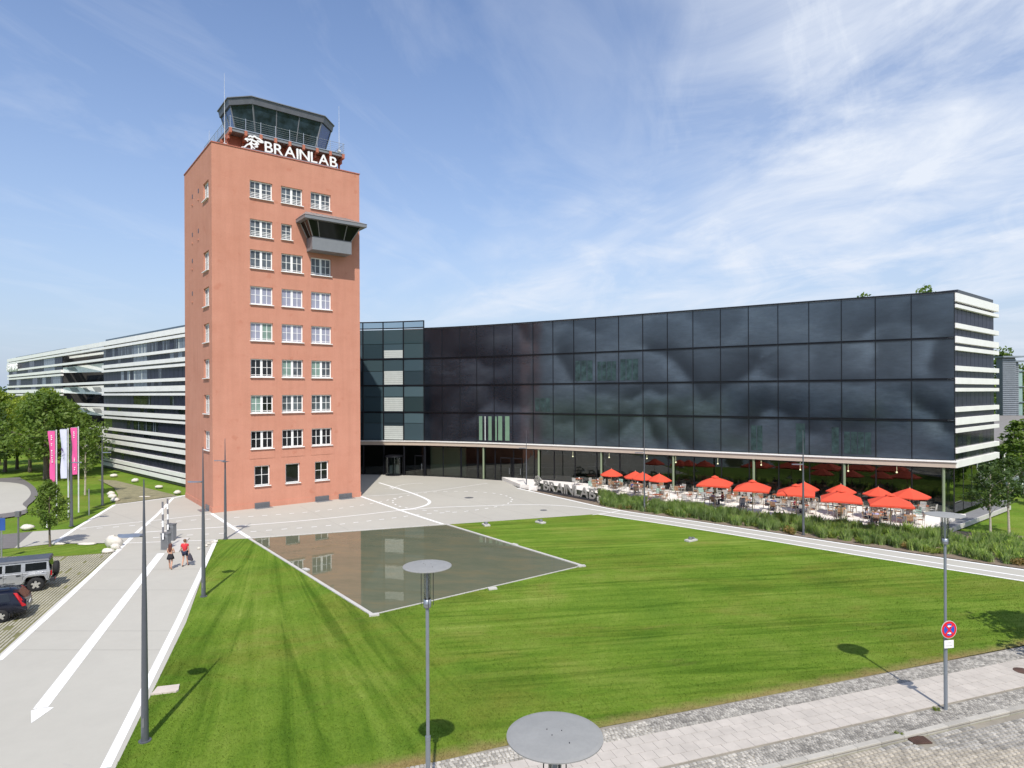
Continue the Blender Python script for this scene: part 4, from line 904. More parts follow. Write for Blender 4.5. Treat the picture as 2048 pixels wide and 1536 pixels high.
# revolving door and side door in the stair bay
p = fp(-16.45, -.1); m = MB(); m.cyl((p.x, p.y-.1, 0.03), (p.x, p.y-.1, .1), 1.2, n=20); m.cyl((p.x, p.y-.1, 2.55), (p.x, p.y-.1, 2.75), 1.25, n=20); dr = m.build('revolving_door', BLACKM, gb)
for k in range(8):
    a = k/8*2*math.pi+.2; m = MB(); m.cyl((p.x+1.15*math.cos(a), p.y-.1+1.15*math.sin(a), .1), (p.x+1.15*math.cos(a), p.y-.1+1.15*math.sin(a), 2.55), .04, n=5); m.build('door_post', BLACKM, dr)
for k in range(3):
    a = k/3*math.pi+.5; m = MB(); dx, dy = 1.1*math.cos(a), 1.1*math.sin(a); m.add([(p.x-dx, p.y-.1-dy, .12), (p.x+dx, p.y-.1+dy, .12), (p.x+dx, p.y-.1+dy, 2.5), (p.x-dx, p.y-.1-dy, 2.5)], [(0, 1, 2, 3)]); m.build('door_wing', GGLASS, dr)
for (x0, x1, z1_) in ((-13.5, -12.25, 2.7), (-1.6, -.2, 2.9), (-.1, 1.2, 2.9)):
    m = MB(); a, b = fp(x0, -.12), fp(x1, -.12); dd = b-a; 
    for o_, l_ in ((0, .07), (1-.07/dd.length, .07)): q_ = a+dd*o_; m.par((q_.x, q_.y, .1), dd.normalized()*.07, (0, .07, 0), (0, 0, z1_))
    m.par((a.x, a.y, z1_), dd, (0, .07, 0), (0, 0, .1)); o = m.build('door_frame', BLACKM, gb)
    m = MB(); q_ = a+dd*.82; m.cyl((q_.x, q_.y-.06, .9), (q_.x, q_.y-.06, 1.7), .02, n=5); m.build('door_handle', GALV, o)
# white and navy stripes of the end wall
WZ = [(19.37, 20.12), (18.81, 19.12), (16.99, 17.43), (15.68, 16.27), (14.99, 15.37), (13.18, 13.62), (11.99, 12.56), (11.31, 11.64), (9.49, 9.93), (8.31, 8.95), (7.62, 7.99), (5.80, 6.24), (4.50, 5.12)]
E0 = CE+on*.05+Vector((.12, -.02, 0))
for (a, b) in WZ:
    m = MB(); m.par(E0+Vector((0, 0, a)), sd_*SL, -on*.5, (0, 0, b-a)); m.par(E0+Vector((0, 0, a))-sd_*.0+Vector((-.36, .22, 0)), Vector((.36, -.22, 0)), -on*.3, (0, 0, b-a)); m.build('white_band', PANEL, gb, bevel=.01)
m = MB(); m.par(CE+sd_*.9+Vector((0, 0, 20.12)), sd_*(SL-2.2), -on*4, (0, 0, .38)); m.build('roof_parapet', DKMET, gb)
n_ = 10; pw = (SL-.6)/n_
for (hi, lo) in zip([w[0] for w in WZ[:-1]], [w[1] for w in WZ[1:]]):
    tall = hi-lo > .6
    for k in range(n_ if tall else 1):
        w_ = pw if tall else pw*n_
        m = MB(); o = CE+sd_*(.12+k*w_)-on*.16+Vector((0, 0, lo)); m.par(o, sd_*(w_-.06), -on*.03, (0, 0, hi-lo))
        m.build('end_pane', NAVY if lo > 9 or not tall else (DKGL if k % 3 else GRNGL), gb)
m = MB(); o = CE+sd_*.2-on*.22+Vector((0, 0, 4.5)); m.par(o, sd_*(SL-.5), -on*.05, (0, 0, 15.6)); m.build('end_wall', BLACKM, gb)
for k in range(5):
    m = MB(); o = CE+sd_*(.1+k*2.45)-on*.12+Vector((0, 0, .5)); m.par(o, sd_*2.38, on*.02, (0, 0, 3.95)); m.build('end_ground_pane', GGLASS, gb)
    m = MB(); m.cyl(tuple(o), tuple(o+Vector((0, 0, 4.0))), .06, n=4); m.build('ground_mullion', BLACKM, gb)
q_ = CE+sd_*10.2-on*1.2; m = MB(); m.cyl((q_.x, q_.y, .05), (q_.x, q_.y, 4.4), .22, n=16); m.build('column', GRCOL, gb)
q_ = CE+sd_*.3-on*.9; m = MB(); m.cyl((q_.x+.1, q_.y-.3, .05), (q_.x+.1, q_.y-.3, 4.4), .12, n=12); m.build('column', GRCOL, gb)
for k in range(9):
    x = 6+k*3.7; p = fp(x, -3.2-(k % 3)*1.2)
    m = MB(); m.cyl((p.x, p.y, 3.3), (p.x, p.y, 4.4), .012, n=4); m.blob((p.x, p.y, 3.25), (.09, .09, .08), 8, 5)
    q = MATS.get('warm_lamp')
    if not q:
        qn = NT('warm_lamp'); qn.b.inputs['Base Color'].default_value = (.9, .85, .7, 1); qn.b.inputs['Emission Color'].default_value = (1, .85, .6, 1); qn.b.inputs['Emission Strength'].default_value = 2.5; q = MATS['warm_lamp'] = qn.m
    tag(m.build('pendant_lamp', q), 'small lit pendant lamp hanging behind the ground floor glass', 'lamp', 'pendant lamps behind the ground floor glass')

# ------------------------------------------------------------------ striped wing left of the tower
WP = Vector((-40.05, 78.5, 0)); wd_ = Vector((-.7396, .673, 0)).normalized(); wn = Vector((-.673, -.7396, 0)).normalized()
wg = empty('striped_office_wing', tuple(WP), 'long white and navy striped office wing running away behind the red tower', 'office building')
def wpar(m, t0, t1, z0, z1, off, thick): m.par(WP+wd_*t0+wn*off+Vector((0, 0, z0)), wd_*(t1-t0), -wn*thick, (0, 0, z1-z0))
WZ2 = [(18.93, 19.62), (18.40, 18.76), (16.67, 17.05), (15.42, 15.93), (14.81, 15.16), (13.01, 13.41), (11.76, 12.45), (11.21, 11.52), (9.47, 9.90), (8.24, 8.82), (7.68, 7.97), (5.88, 6.27), (4.75, 5.28), (3.92, 4.45), (2.78, 3.19), (1.10, 1.60), (.36, .87)]
full = {0, 1, 2, 5, 8, 11, 14}
for i, (a, b) in enumerate(WZ2):
    if i in full:
        for (t0, t1) in ((-14, 32.9), (32.92, 57.0), (57.02, 104)):
            m = MB(); wpar(m, t0, t1, a, b, .12, .42); m.build('white_band', PANEL, wg)
    else:
        for (t0, t1) in ((-14, 32.9), (57.1, 104)):
            m = MB(); wpar(m, t0, t1, a, b, .12, .42); m.build('white_band', PANEL, wg)
m = MB(); wpar(m, -14, 33.0, .0, 19.5, -.30, 12); wpar(m, 57.0, 103.7, .0, 19.5, -.30, 12); wpar(m, 33.01, 56.99, .0, 19.0, -4.0, 6); m.build('inner_volume', DARKIN, wg)
m = MB(); wpar(m, -14, 32.5, 19.625, 19.98, -.35, 8); m.build('roof_edge', pbr('dark_blue_roof_edge', (.055, .085, .12), .4), wg)
m = MB(); wpar(m, 58, 100, 19.625, 19.95, -.8, 8); m.build('roof_edge', MATS['dark_blue_roof_edge'], wg)
m = MB(); wpar(m, -14, 33, 0, .36, .0, .3); m.build('base_strip', DKMET, wg)
tall = [(17.05, 18.40), (13.41, 14.81), (9.90, 11.21), (6.27, 7.68), (1.60, 2.78)]
mid = [(15.93, 16.67), (12.45, 13.01), (8.82, 9.47), (5.28, 5.88), (3.19, 3.92)]
pan = {}
def pane_mesh(w, h, mt):
    k = (round(w, 2), round(h, 2), mt.name)
    if k not in pan:
        b = MB(); b.par((0, 0, 0), wd_*w, -wn*.03, (0, 0, h)); pan[k] = b.mesh('window_pane', mt)
    return pan[k]
for ri, (z0, z1) in enumerate(tall):
    for k in range(-2, 24):
        t = k*1.372
        c = NAVY
        if ri < 2 and (10 <= k <= 13 or (k in (0, 1) and ri == 0) or (ri == 1 and 12 <= k <= 18 and k % 2)): c = CURT
        elif ri == 0 and R.random() < .45: c = DKGL
        elif ri == 2 and 10 <= k <= 13: c = GRNGL
        elif ri == 3 and (8 <= k <= 13 or k > 20): c = GRNGL if k % 2 else DKGL
        elif R.random() < .12: c = DKGL
        q_ = WP+wd_*t-wn*.16; inst(pane_mesh(1.31, z1-z0, c), 'window_pane', wg, (q_-WP)+Vector((0, 0, z0)))
        if c in (CURT, DKGL) and R.random() < .7:
            o = inst(pane_mesh(.22, z1-z0-.05, MATS['white_slat_blind'] if c is CURT else CURT), 'curtain', wg, (q_-WP)+wd_*R.uniform(.1, 1)+wn*.012+Vector((0, 0, z0)))
for ri, (z0, z1) in enumerate(mid):
    for k in range(-2, 24):
        t = k*1.372; c = NAVY
        if ri < 2 and 10 <= k <= 13: c = CURT
        elif ri == 0 and k < 4: c = CURT if k % 2 else DKGL
        elif R.random() < .2: c = DKGL
        q_ = WP+wd_*t-wn*.16; inst(pane_mesh(1.31, z1-z0, c), 'window_pane', wg, (q_-WP)+Vector((0, 0, z0)))
slots = [(18.76, 18.93), (15.16, 15.42), (11.52, 11.76), (7.97, 8.24), (4.45, 4.75), (.87, 1.10)]
m = MB()
for (a, b) in slots: wpar(m, -14, 32.8, a, b, -.16, .03)
m.build('slot_glazing', pbr('slot_dark', (.02, .022, .03), .4), wg)
for ri, (z0, z1) in enumerate(tall+mid):
    for mt, sel in ((NAVY, 0), (DKGL, 1), (CURT, 2)):
        m = MB(); any_ = False
        for k in range(34):
            h = (k*7+ri*3) % 11
            s_ = 2 if (ri in (0, 5) and 4 <= k <= 9) or (ri == 1 and k in (1, 2, 3, 4, 9, 10, 26, 27)) else (1 if h in (2, 5, 9) else 0)
            if s_ == sel: wpar(m, 57.2+k*1.37, 57.2+k*1.37+1.30, z0, z1, -.16, .03); any_ = True
        if any_: tag(m.build('far_window_panes', mt, wg), kind='stuff')
m = MB()
for (a, b) in slots: wpar(m, 57.1, 103.8, a, b, -.16, .03)
m.build('slot_glazing', MATS['slot_dark'], wg)
# open terraces in the recess between the two blocks
for k, (z0, z1) in enumerate([(15.0, 16.55), (11.3, 12.9), (7.8, 9.35), (4.3, 5.8), (18.0, 18.38)]):
    m = MB(); 
    a = WP+wd_*33.05-wn*1.6; b = WP+wd_*57-wn*(.2 if k != 4 else 1.2)
    m.extr([(a.x, a.y, z0), (b.x, b.y, z0+.35*(k < 4)), (b.x, b.y, z1-.25*(k < 4)), (a.x, a.y, z1)], -wn*.3); m.build('terrace_parapet', WHITE, wg)
    if k < 4:
        for s_ in ((49.5, 53.2), (44.6, 46.6), (38.5, 42.0)) if k else ((50.5, 54.6),):
            c_ = lambda t, z: a.lerp(b, (t-33.05)/23.95)+Vector((0, 0, z))+wn*.03
            m = MB(); zz0, zz1 = z0+.55, z1-.3; m.extr([c_(s_[0]-1.2, zz0), c_(s_[1]-1.2, zz0), c_(s_[1]+.3, zz1), c_(s_[0]+.3, zz1)], wn*.02); m.build('slanted_opening', pbr('grey_shade_fabric', (.30, .31, .31), .8), wg)
for (z0, z1) in ((16.6, 18.0), (13.0, 14.9), (9.4, 11.2), (6.0, 7.7), (2, 4)):
    m = MB(); wpar(m, 33.02, 57, z0, z1, -3.9, .05); m.build('recess_glazing', DKGL, wg)
ws = empty('wing_sign', tuple(WP+wd_*103+wn*.3+Vector((0, 0, 16.9))), 'small BRAINLAB lettering on the far left corner of the striped wing', 'sign', rz=math.atan2(-wd_.y, -wd_.x), local=True)
letters(ws, 'BRAINLAB', 0, 0, 1.4, 10.5, .2, SIGNW, bold=.015)

# ------------------------------------------------------------------ terrace with umbrellas, tables, chairs
tf = smooth_path([(.9, 76.3), (4.6, 73.2), (8.9, 69.2), (13.3, 64.2), (19.5, 58.9), (25.5, 54.3), (31.6, 49.96)], 4)
TZ = .45
terr = tf+[(40.2, 56.75), tuple(fp(39.4, .0)[:2])]+[tuple(fp(x, -.25)[:2]) for x in [36, 32, 28, 24, 20, 16, 12, 8, 4, 1, -1.5]]
m = MB(); m.prism(terr, 0, TZ); t_ob = tag(m.build('terrace', TERR), kind='structure')
m = MB()
A_, B_ = Vector((31.75, 49.8)), Vector((46.9, 61.75)); dd = (B_-A_).normalized()
m.par((A_.x, A_.y, 0), dd.to_3d()*19.6, (dd.y*.75, -dd.x*.75, 0), (0, 0, .30)); m.par((CE.x+.05, CE.y-.3, 0), sd_*13.2, (sd_.y*.75, -sd_.x*.75, 0), (0, 0, .295)); tag(m.build('terrace_border', pbr('grey_border_stone', (.20, .20, .21), .7)), kind='structure')
m = MB(); m.par((A_.x+dd.y*.76, A_.y-dd.x*.76, 0), dd.to_3d()*19.6, (dd.y*.14, -dd.x*.14, 0), (0, 0, .36)); tag(m.build('terrace_kerb', LCONC), kind='structure')
sheet('planting_bed', [(0.61, 76.98), (5.64, 68.68), (10.12, 61.98), (17.17, 55.65), (25.67, 47.29), (32.65, 40.88), (37.2, 37.36), (46, 47), (36, 52), (31.8, 49.9)]+tf[::-1], .0035, SOIL)

def umbrella_big():
    r = empty('parasol', (0, 0, 0), 'x', 'parasol', 'orange red parasols on the terrace', local=True)
    h = 2.30; w = 1.80; ap = 2.98
    cn = [(w*math.cos(rad(45+90*k)), w*math.sin(rad(45+90*k))) for k in range(4)]
    cn = [(x*1.15, y*1.15) for x, y in cn]
    m = MB(); vs = [(0, 0, ap)]; n = 6
    ring = []
    for k in range(4):
        a, b = cn[k], cn[(k+1) % 4]
        for j in range(2): f = j/2; ring.append((a[0]+(b[0]-a[0])*f, a[1]+(b[1]-a[1])*f, h+(.0 if j == 0 else .02)))
    midr = [(x*.55, y*.55, h+(ap-h)*.46+(.025 if i % 2 == 0 else -.005)) for i, (x, y, z) in enumerate(ring)]
    vs = [(0, 0, ap)]+midr+ring+[(x*.995, y*.995, z-.14) for x, y, z in ring]; k8 = 8; fs = []
    for i in range(8):
        j = (i+1) % 8; fs += [(0, 1+i, 1+j), (1+i, 9+i, 9+j, 1+j), (9+i, 17+i, 17+j, 9+j)]
    m.add(vs, fs); m.build('canopy', RED, r)
    m = MB(); m.lathe([(.0, ap+.12), (.05, ap+.10), (.34, ap-.02), (.36, ap-.08)], n=8); m.build('canopy_vent', RED, r)
    m = MB(); m.cyl((0, 0, 0), (0, 0, ap+.02), .04, n=8); m.build('pole', WOODP, r)
    for i in range(8): m = MB(); x, y, z = ring[i]; m.cyl((0, 0, ap-.08), (x*.98, y*.98, z-.04), .014, n=4); m.build('rib', WOODP, r)
    m = MB(); m.box((0, 0, .06), (.7, .7, .12)); m.build('foot', GREYM, r); return r
def umbrella_small():
    r = empty('parasol', (0, 0, 0), 'x', 'parasol', 'orange red parasols on the terrace', local=True)
    ap, h, w = 2.75, 2.12, 1.22; m = MB(); ring = [(w*math.cos(rad(k*45+10)), w*math.sin(rad(k*45+10)), h) for k in range(8)]; md = [(x*.5, y*.5, h+(ap-h)*.53) for x, y, z in ring]
    vs = [(0, 0, ap)]+md+ring+[(x, y, z-.09) for x, y, z in ring]; fs = []
    for i in range(8): j = (i+1) % 8; fs += [(0, 1+i, 1+j), (1+i, 9+i, 9+j, 1+j), (9+i, 17+i, 17+j, 9+j)]
    m.add(vs, fs); m.build('canopy', RED, r)
    m = MB(); m.cyl((0, 0, 0), (0, 0, ap+.08), .028, n=8); m.build('pole', WOODP, r)
    for i in range(8): m = MB(); x, y, z = ring[i]; m.cyl((0, 0, ap-.1), (x*.98, y*.98, z-.03), .012, n=4); m.build('rib', WOODP, r)
    m = MB(); m.cyl((0, 0, 0), (0, 0, .1), .3, n=12); m.build('foot', GREYM, r); return r
ub, us = umbrella_big(), umbrella_small()
UMB = [((10.6, 68.44), 0, 0, 'leftmost of the small round parasols, nearest the metal letter sign'), ((12.77, 66.38), 0, .2, 'second small round parasol from the left, beside the slim lamp post'),
       ((13.38, 65.54), 0, .1, 'small round parasol mostly hidden behind the second one from the left'), ((14.77, 64.24), 0, .3, 'small round parasol standing alone just right of the slim lamp post'),
       ((19.0, 60.02), 1, .30, 'large square parasol at the left end of the square row'), ((21.4, 57.05), 1, .30, 'large square parasol second from the left in the square row'),
       ((24.08, 54.35), 1, .30, 'large square parasol crossed by the dark lamp post'), ((26.43, 57.91), 0, .1, 'small parasol peeking out behind the square one at the lamp post'),
       ((26.3, 51.23), 1, .28, 'large square parasol right of the lamp post with a smaller one behind'), ((28.95, 56.39), 0, .2, 'small parasol rising behind the square one right of the lamp post'),
       ((31.23, 54.63), 0, .3, 'small parasol behind the frontmost square one, on its left'), ((32.96, 53.09), 0, .0, 'rightmost parasol of the terrace, near the glass corner'),
       ((29.03, 49.15), 1, .26, 'frontmost large square parasol near the right end')]
up = []
for i, (p, big, rz, lab) in enumerate(UMB):
    src = ub if big else us; loc = (p[0], p[1], TZ); lab = 'orange red parasol, '+lab
    if i == 0 or i == 4: o = src; o.location = loc; o['label'] = lab
    else: o = copy_tree(src, loc, 0, lab)
    o.rotation_euler[2] = -.57+rz*0+(.0 if not big else .12); o.rotation_euler[0] = rad(R.uniform(-1, 1)); up.append((p[0], p[1], big, i))
    if i in (11,): o.scale = (1.25, 1.25, 1.05)

def chair(kind):
    r = empty('terrace_chair', (0, 0, 0), 'x', 'chair', 'chairs on the terrace', local=True)
    sl = {'b': WOOD, 'g': pbr('grey_slat', (.46, .46, .44), .6), 'm': pbr('mint_chair', (.34, .52, .44), .5)}[kind]; fr = CHF if kind != 'm' else sl
    m = MB()
    for k in range(5): m.par((-.22, -.22+k*.092, .43), (.44, 0, 0), (0, .075, 0), (0, 0, .022))
    m.build('seat', sl, r)
    m = MB()
    for k in range(4): m.par((-.22, .225+k*.012, .54+k*.095), (.44, 0, 0), (0, .02, 0), (0, 0, .07))
    m.build('backrest', sl, r)
    for sx in (-1, 1):
        m = MB(); m.cyl((sx*.24, -.23, 0), (sx*.24, -.22, .64), .018, n=4); m.build('leg', fr, r)
        m = MB(); m.cyl((sx*.24, .25, 0), (sx*.24, .22, .45), .018, n=4); m.cyl((sx*.24, .22, .45), (sx*.24, .28, .92), .018, n=4); m.build('leg', fr, r)
    for sx in (-1, 1): m = MB(); m.cyl((sx*.24, -.22, .64), (sx*.24, .24, .66), .022, n=4); m.build('armrest', fr, r)
    m = MB(); m.cyl((-.24, .28, .92), (.24, .28, .92), .018, n=4); m.build('top_rail', fr, r)
    return r
chs = {k: chair(k) for k in 'bgm'}; used = {k: False for k in 'bgm'}
def table(kind):
    r = empty('terrace_table', (0, 0, 0), 'x', 'table', 'tables on the terrace', local=True)
    mt = {'r': WOODR, 'w': pbr('orange_brown_wood', (.50, .26, .11), .5), 'd': pbr('dark_table', (.09, .07, .06), .5)}[kind]
    m = MB()
    for k in range(7): m.par((-.42, -.42+k*.12, .72), (.84, 0, 0), (0, .112, 0), (0, 0, .025))
    m.build('tabletop', mt, r)
    for sx in (-1, 1):
        for sy in (-1, 1): m = MB(); m.cyl((sx*.36, sy*.36, 0), (sx*.36, sy*.36, .72), .022, n=4); m.build('leg', CHF, r)
    return r
tbs = {k: table(k) for k in 'rwd'}; tused = {k: False for k in 'rwd'}
ordn = ['first', 'second', 'third', 'fourth', 'fifth', 'sixth', 'seventh', 'eighth', 'ninth', 'tenth', 'eleventh', 'twelfth', 'thirteenth', 'fourteenth', 'fifteenth', 'sixteenth']
rown = ['glass-side row', 'second row from the glass', 'third row from the glass', 'row beside the grasses']
spots = []; along = Vector((.843, -.538)); outn = Vector((-.538, -.843))
for row, off in enumerate((1.5, 3.9, 6.3, 8.5)):
    x = 9.6 if row else 8.6; 
    while x < 38.6:
        p = fp(x, off); q2 = Vector((p.x, p.y))
        ok = inside(q2, terr) and min((Vector(a)-q2).length for a in tf) > 1.35 and (q2-Vector((23.06, 50.75))).length > 2
        ok = ok and inside(q2+along*1.2, terr)
        if ok: spots.append((row, q2))
        x += 2.05 if row < 2 else 2.25
cnt = [0]*4; tabs = []
ad_t = math.atan2(along.y, along.x)
CK = {}
side_n = ['window side', 'grass side', 'left side', 'right side']
props = []
for (row, q2) in spots:
    if R.random() < .08: cnt[row] += 0; continue
    # pull the table under a parasol that stands nearby
    for (ux, uy, big, ui) in up:
        if (Vector((ux, uy))-q2).length < .95: q2 = Vector((ux, uy))+along*.0+outn*.62; break
    cnt[row] += 1; num = ordn[min(cnt[row]-1, 15)]
    tk = 'w' if row == 3 or (row == 2 and R.random() < .4) else ('r' if row == 0 or R.random() < .5 else 'd')
    tn = {'r': 'red brown', 'w': 'orange wooden', 'd': 'dark'}[tk]
    where = 'of the %s, counted from the sign' % rown[row]
    lab = '%s slatted table, %s %s' % (tn, num, where)
    rz = ad_t+R.uniform(-.12, .12); loc = (q2.x, q2.y, TZ)
    if not tused[tk]: o = tbs[tk]; o.location = loc; o.rotation_euler[2] = rz; o['label'] = lab; tused[tk] = True
    else: o = copy_tree(tbs[tk], loc, rz, lab)
    tabs.append((q2, rz, row, cnt[row]))
    for s_ in range(4):
        if R.random() < (.06 if row != 0 else .25): continue
        if (row, cnt[row], s_) in CK: continue
        a = rz+[math.pi/2, -math.pi/2, math.pi, 0][s_]; d_ = .66+R.uniform(0, .14) if s_ < 2 else .70+R.uniform(-.03, .06)
        c = q2+Vector((math.cos(a), math.sin(a)))*d_
        if not inside(c, terr): continue
        ck = 'm' if (row < 2 and R.random() < .05) else ('g' if R.random() < .3 else 'b')
        cn_ = {'m': 'mint green', 'g': 'grey slatted', 'b': 'brown slatted'}[ck]
        lab = '%s chair, %s of %s table, %s' % (cn_, side_n[s_], num, rown[row])
        lrz = a-math.pi/2+R.uniform(-.25, .25); loc = (c.x, c.y, TZ)
        if not used[ck]: o = chs[ck]; o.location = loc; o.rotation_euler[2] = lrz; o['label'] = lab; used[ck] = True
        else: o = copy_tree(chs[ck], loc, lrz, lab)
        props.append((c, lrz, row, cnt[row], s_))
    if R.random() < .55:
        m = MB(); m.box((.1, .05, .82), (.10, .06, .15), .4); o = m.build('menu_stand', WHITE, off=(0, 0, 0)); o.location = (q2.x, q2.y, TZ); tag(o, 'white card stand on the %s table %s' % (num, where.replace(', counted from the sign', '')), 'card stand', 'card stands on the terrace tables')

# ground sign of metal letters
gs_a, gs_b = Vector((2.41, 74.95)), Vector((8.63, 66.56)); gd = (gs_b-gs_a); gl = gd.length; ga = math.atan2(gd.y, gd.x)
mid_p = [Vector((2.41, 74.95)), Vector((3.67, 73.22)), Vector((6.35, 69.98)), Vector((8.58, 66.11))]
gsr = empty('letter_sign', (gs_a.x, gs_a.y, .12), 'free-standing grey metal BRAINLAB letters with emblem at the plaza edge', 'sign', rz=ga, local=True)
letters(gsr, 'BRAINLAB', gl*.19, .12, 1.05, gl*.81, .14, ALU, bold=.01)
emblem(gsr, 0, .08, 1.35, 1.5, .14, ALU)
m = MB(); m.par((0, -.15, -.12), (gl, 0, 0), (0, .3, 0), (0, 0, .2)); m.build('sign_base', DKMET, gsr)
m = MB(); m.par((.2, .32, -.12), (gl-.2, 0, 0), (0, .05, 0), (0, 0, .85)); m.build('dark_backing', pbr('dark_planted_back', (.06, .065, .045), .8, var=.4, scale=6), gsr)

# ------------------------------------------------------------------ street lamps
def mast(p, h, arm_z, arm_dir, label, r0=.115, double=False, group='tapered dark lamp masts'):
    r = empty('lamp_mast', (p[0], p[1], 0), label, 'street lamp', group)
    o = (p[0], p[1])
    m = MB(); m.lathe([(r0*1.03, 0), (r0, .3), (r0*.72, h*.5), (r0*.42, h*.78), (.018, h)], (*o, 0), 14); m.build('mast', POLE, r, smooth=True)
    for k, (dx, dy, ln) in enumerate([(arm_dir[0], arm_dir[1], .85)]+([(-arm_dir[0]*.1+.3, -.95, .5)] if double else [])):
        d = Vector((dx, dy, 0)).normalized(); s = Vector((-d.y, d.x, 0)); z = arm_z-.05*k
        m = MB(); c = Vector((*o, z)); prof = [(.08, .14), (.25, .30), (.5, .36), (.7, .25), (.88, .04)]
        rings = []
        for (t, w) in prof:
            q = c+d*(t*ln/.85); rings.append([tuple(q-s*w+Vector((0, 0, .0))), tuple(q-Vector((0, 0, .05))), tuple(q+s*w), tuple(q+Vector((0, 0, .045)))])
        m.loft(rings); m.build('luminaire', GALV if k == 0 else POLE, r)
        m = MB(); m.cyl(tuple(c), tuple(c+d*.12), .05, n=6); m.build('arm', POLE, r)
    m = MB(); m.cyl((*o, 0), (*o, .03), r0*1.7, n=16); m.build('base_plate', POLE, r)
    m = MB(); m.par((o[0]-.04, o[1]-r0-.004, .5), (.08, 0, 0), (0, .01, 0), (0, 0, .3)); m.build('service_hatch', GREYM, r)
    return r
mast((-12.11, 21.03), 8.6, 6.75, (-1, .05), 'tall tapered grey mast nearest the camera, on the lawn edge of the driveway')
mast((-17.4, 36.0), 8.4, 6.45, (-1, .05), 'tapered grey mast on the lawn behind the walking couple')
mast((-22.54, 50.23), 7.9, 6.15, (-1, .05), 'tapered dark mast at the plaza corner in front of the tower', double=True)
mast((-38.22, 55.45), 7.9, 5.5, (1, .05), 'thick dark mast between the flagpoles', .13)
mast((-42.22, 65.9), 7.4, 5.4, (1, .05), 'dark mast between the grass slope and the striped wing')
mast((1.67, 75.95), 6.9, 4.8, (-1, .05), 'slim dark mast standing at the left end of the metal letter sign', .07)
mast((12.58, 61.02), 8.4, 5.6, (-1, .05), 'slim dark mast between the second and third small parasols', .09)
mast((23.06, 50.75), 8.3, 5.6, (-1, .05), 'dark mast in the tall grasses in front of the large parasols', .10)
def disc_lamp(p, hgt, label, R_=.62):
    r = empty('disc_lamp', (p[0], p[1], 0), label, 'street lamp', 'disc-topped street lamps'); o = (p[0], p[1])
    m = MB(); m.cyl((*o, 0), (*o, 2.6), .062, n=16); m.cyl((*o, 2.6), (*o, hgt-1.05), .045, n=14); m.cyl((*o, 2.56), (*o, 2.66), .066, n=16); m.build('pole', pbr('pole_blue_grey', (.30, .335, .375), .4, .5, var=.08, fine=.06), r, smooth=False)
    m = MB(); m.lathe([(.09, hgt-1.06), (.10, hgt-1.02), (.10, hgt-.86), (.085, hgt-.85)], (*o, 0), 20); m.cyl((*o, hgt-1.06), (*o, hgt-1.0), .095, n=18); m.lathe([(.105, hgt-.98), (.108, hgt-.97), (.108, hgt-.95), (.105, hgt-.94)], (*o, 0), 20); m.build('collar', GALV, r, smooth=True)
    m = MB(); m.lathe([(.085, hgt-.9), (.085, hgt-.04)], (*o, 0), 20); m.build('glass_tube', LGLASS, r, smooth=True)
    m = MB(); m.lathe([(.03, hgt-.9), (.034, hgt-.35), (.022, hgt-.3), (.022, hgt-.1)], (*o, 0), 12); m.build('bulb', pbr('frosted_bulb', (.75, .73, .66), .3), r, smooth=True)
    for k in range(4):
        a = k*math.pi/2+.3; x, y = o[0]+.155*math.cos(a), o[1]+.155*math.sin(a)
        m = MB(); m.cyl((x, y, hgt-1.02), (x, y, hgt-.02), .0085, n=6); m.build('support_rod', DKMET, r)
    m = MB(); m.lathe([(0, hgt+.035), (R_*.5, hgt+.028), (R_*.92, hgt+.006), (R_, hgt-.006), (R_, hgt-.02), (R_*.93, hgt-.022), (0, hgt-.02)], (*o, 0), 64); m.build('disc', DISC, r, smooth=False)
    for k, (a, d_) in enumerate([(.4, .1), (2.5, .12), (4.2, .08), (5.3, .3)]):
        m = MB(); m.cyl((o[0]+d_*math.cos(a), o[1]+d_*math.sin(a), hgt+.02), (o[0]+d_*math.cos(a), o[1]+d_*math.sin(a), hgt+.042), .007, n=6); m.build('screw', DKMET, r)
    return r
disc_lamp((15.43, 22.84), 6.98, 'disc-topped lamp on the right whose pole carries the no-stopping sign')
disc_lamp((-2.18, 16.3), 7.0, 'disc-topped lamp rising in front of the reflecting pool')
disc_lamp((.53, 8.22), 7.0, 'disc-topped lamp cut off by the bottom edge, seen closest from above')
# no-stopping sign
def flat(m, pts, c, ux, uy, n, off, th=.004, mi=0):
    m.extr([c+ux*x+uy*y+n*off for x, y in pts], n*th, mi)
BLUE = pbr('sign_blue', (.02, .09, .50), .4, var=.02); SRED = pbr('sign_red', (.68, .015, .03), .4, var=.02)
ns = empty('no_stopping_sign', (15.43, 22.84, 2.0), 'round red and blue no-stopping sign with double arrows and a white plate below', 'traffic sign')
c = Vector((15.47, 22.72, 2.92)); n = Vector((.17, -.985, 0)).normalized(); ux = Vector((-n.y, n.x, 0)); uy = Vector((0, 0, 1))
ux = ux if ux.x > 0 else -ux
def circ(r, k=36): return [(r*math.cos(2*math.pi*i/k), r*math.sin(2*math.pi*i/k)) for i in range(k)]
m = MB(); flat(m, circ(.315), c, ux, uy, n, 0, .012); m.build('sign_back', pbr('sign_edge', (.55, .56, .54), .4), ns)
m = MB(); flat(m, circ(.295), c, ux, uy, n, .013, .003); m.build('red_ring', SRED, ns)
m = MB(); flat(m, circ(.215), c, ux, uy, n, .017, .003); m.build('blue_disc', BLUE, ns)
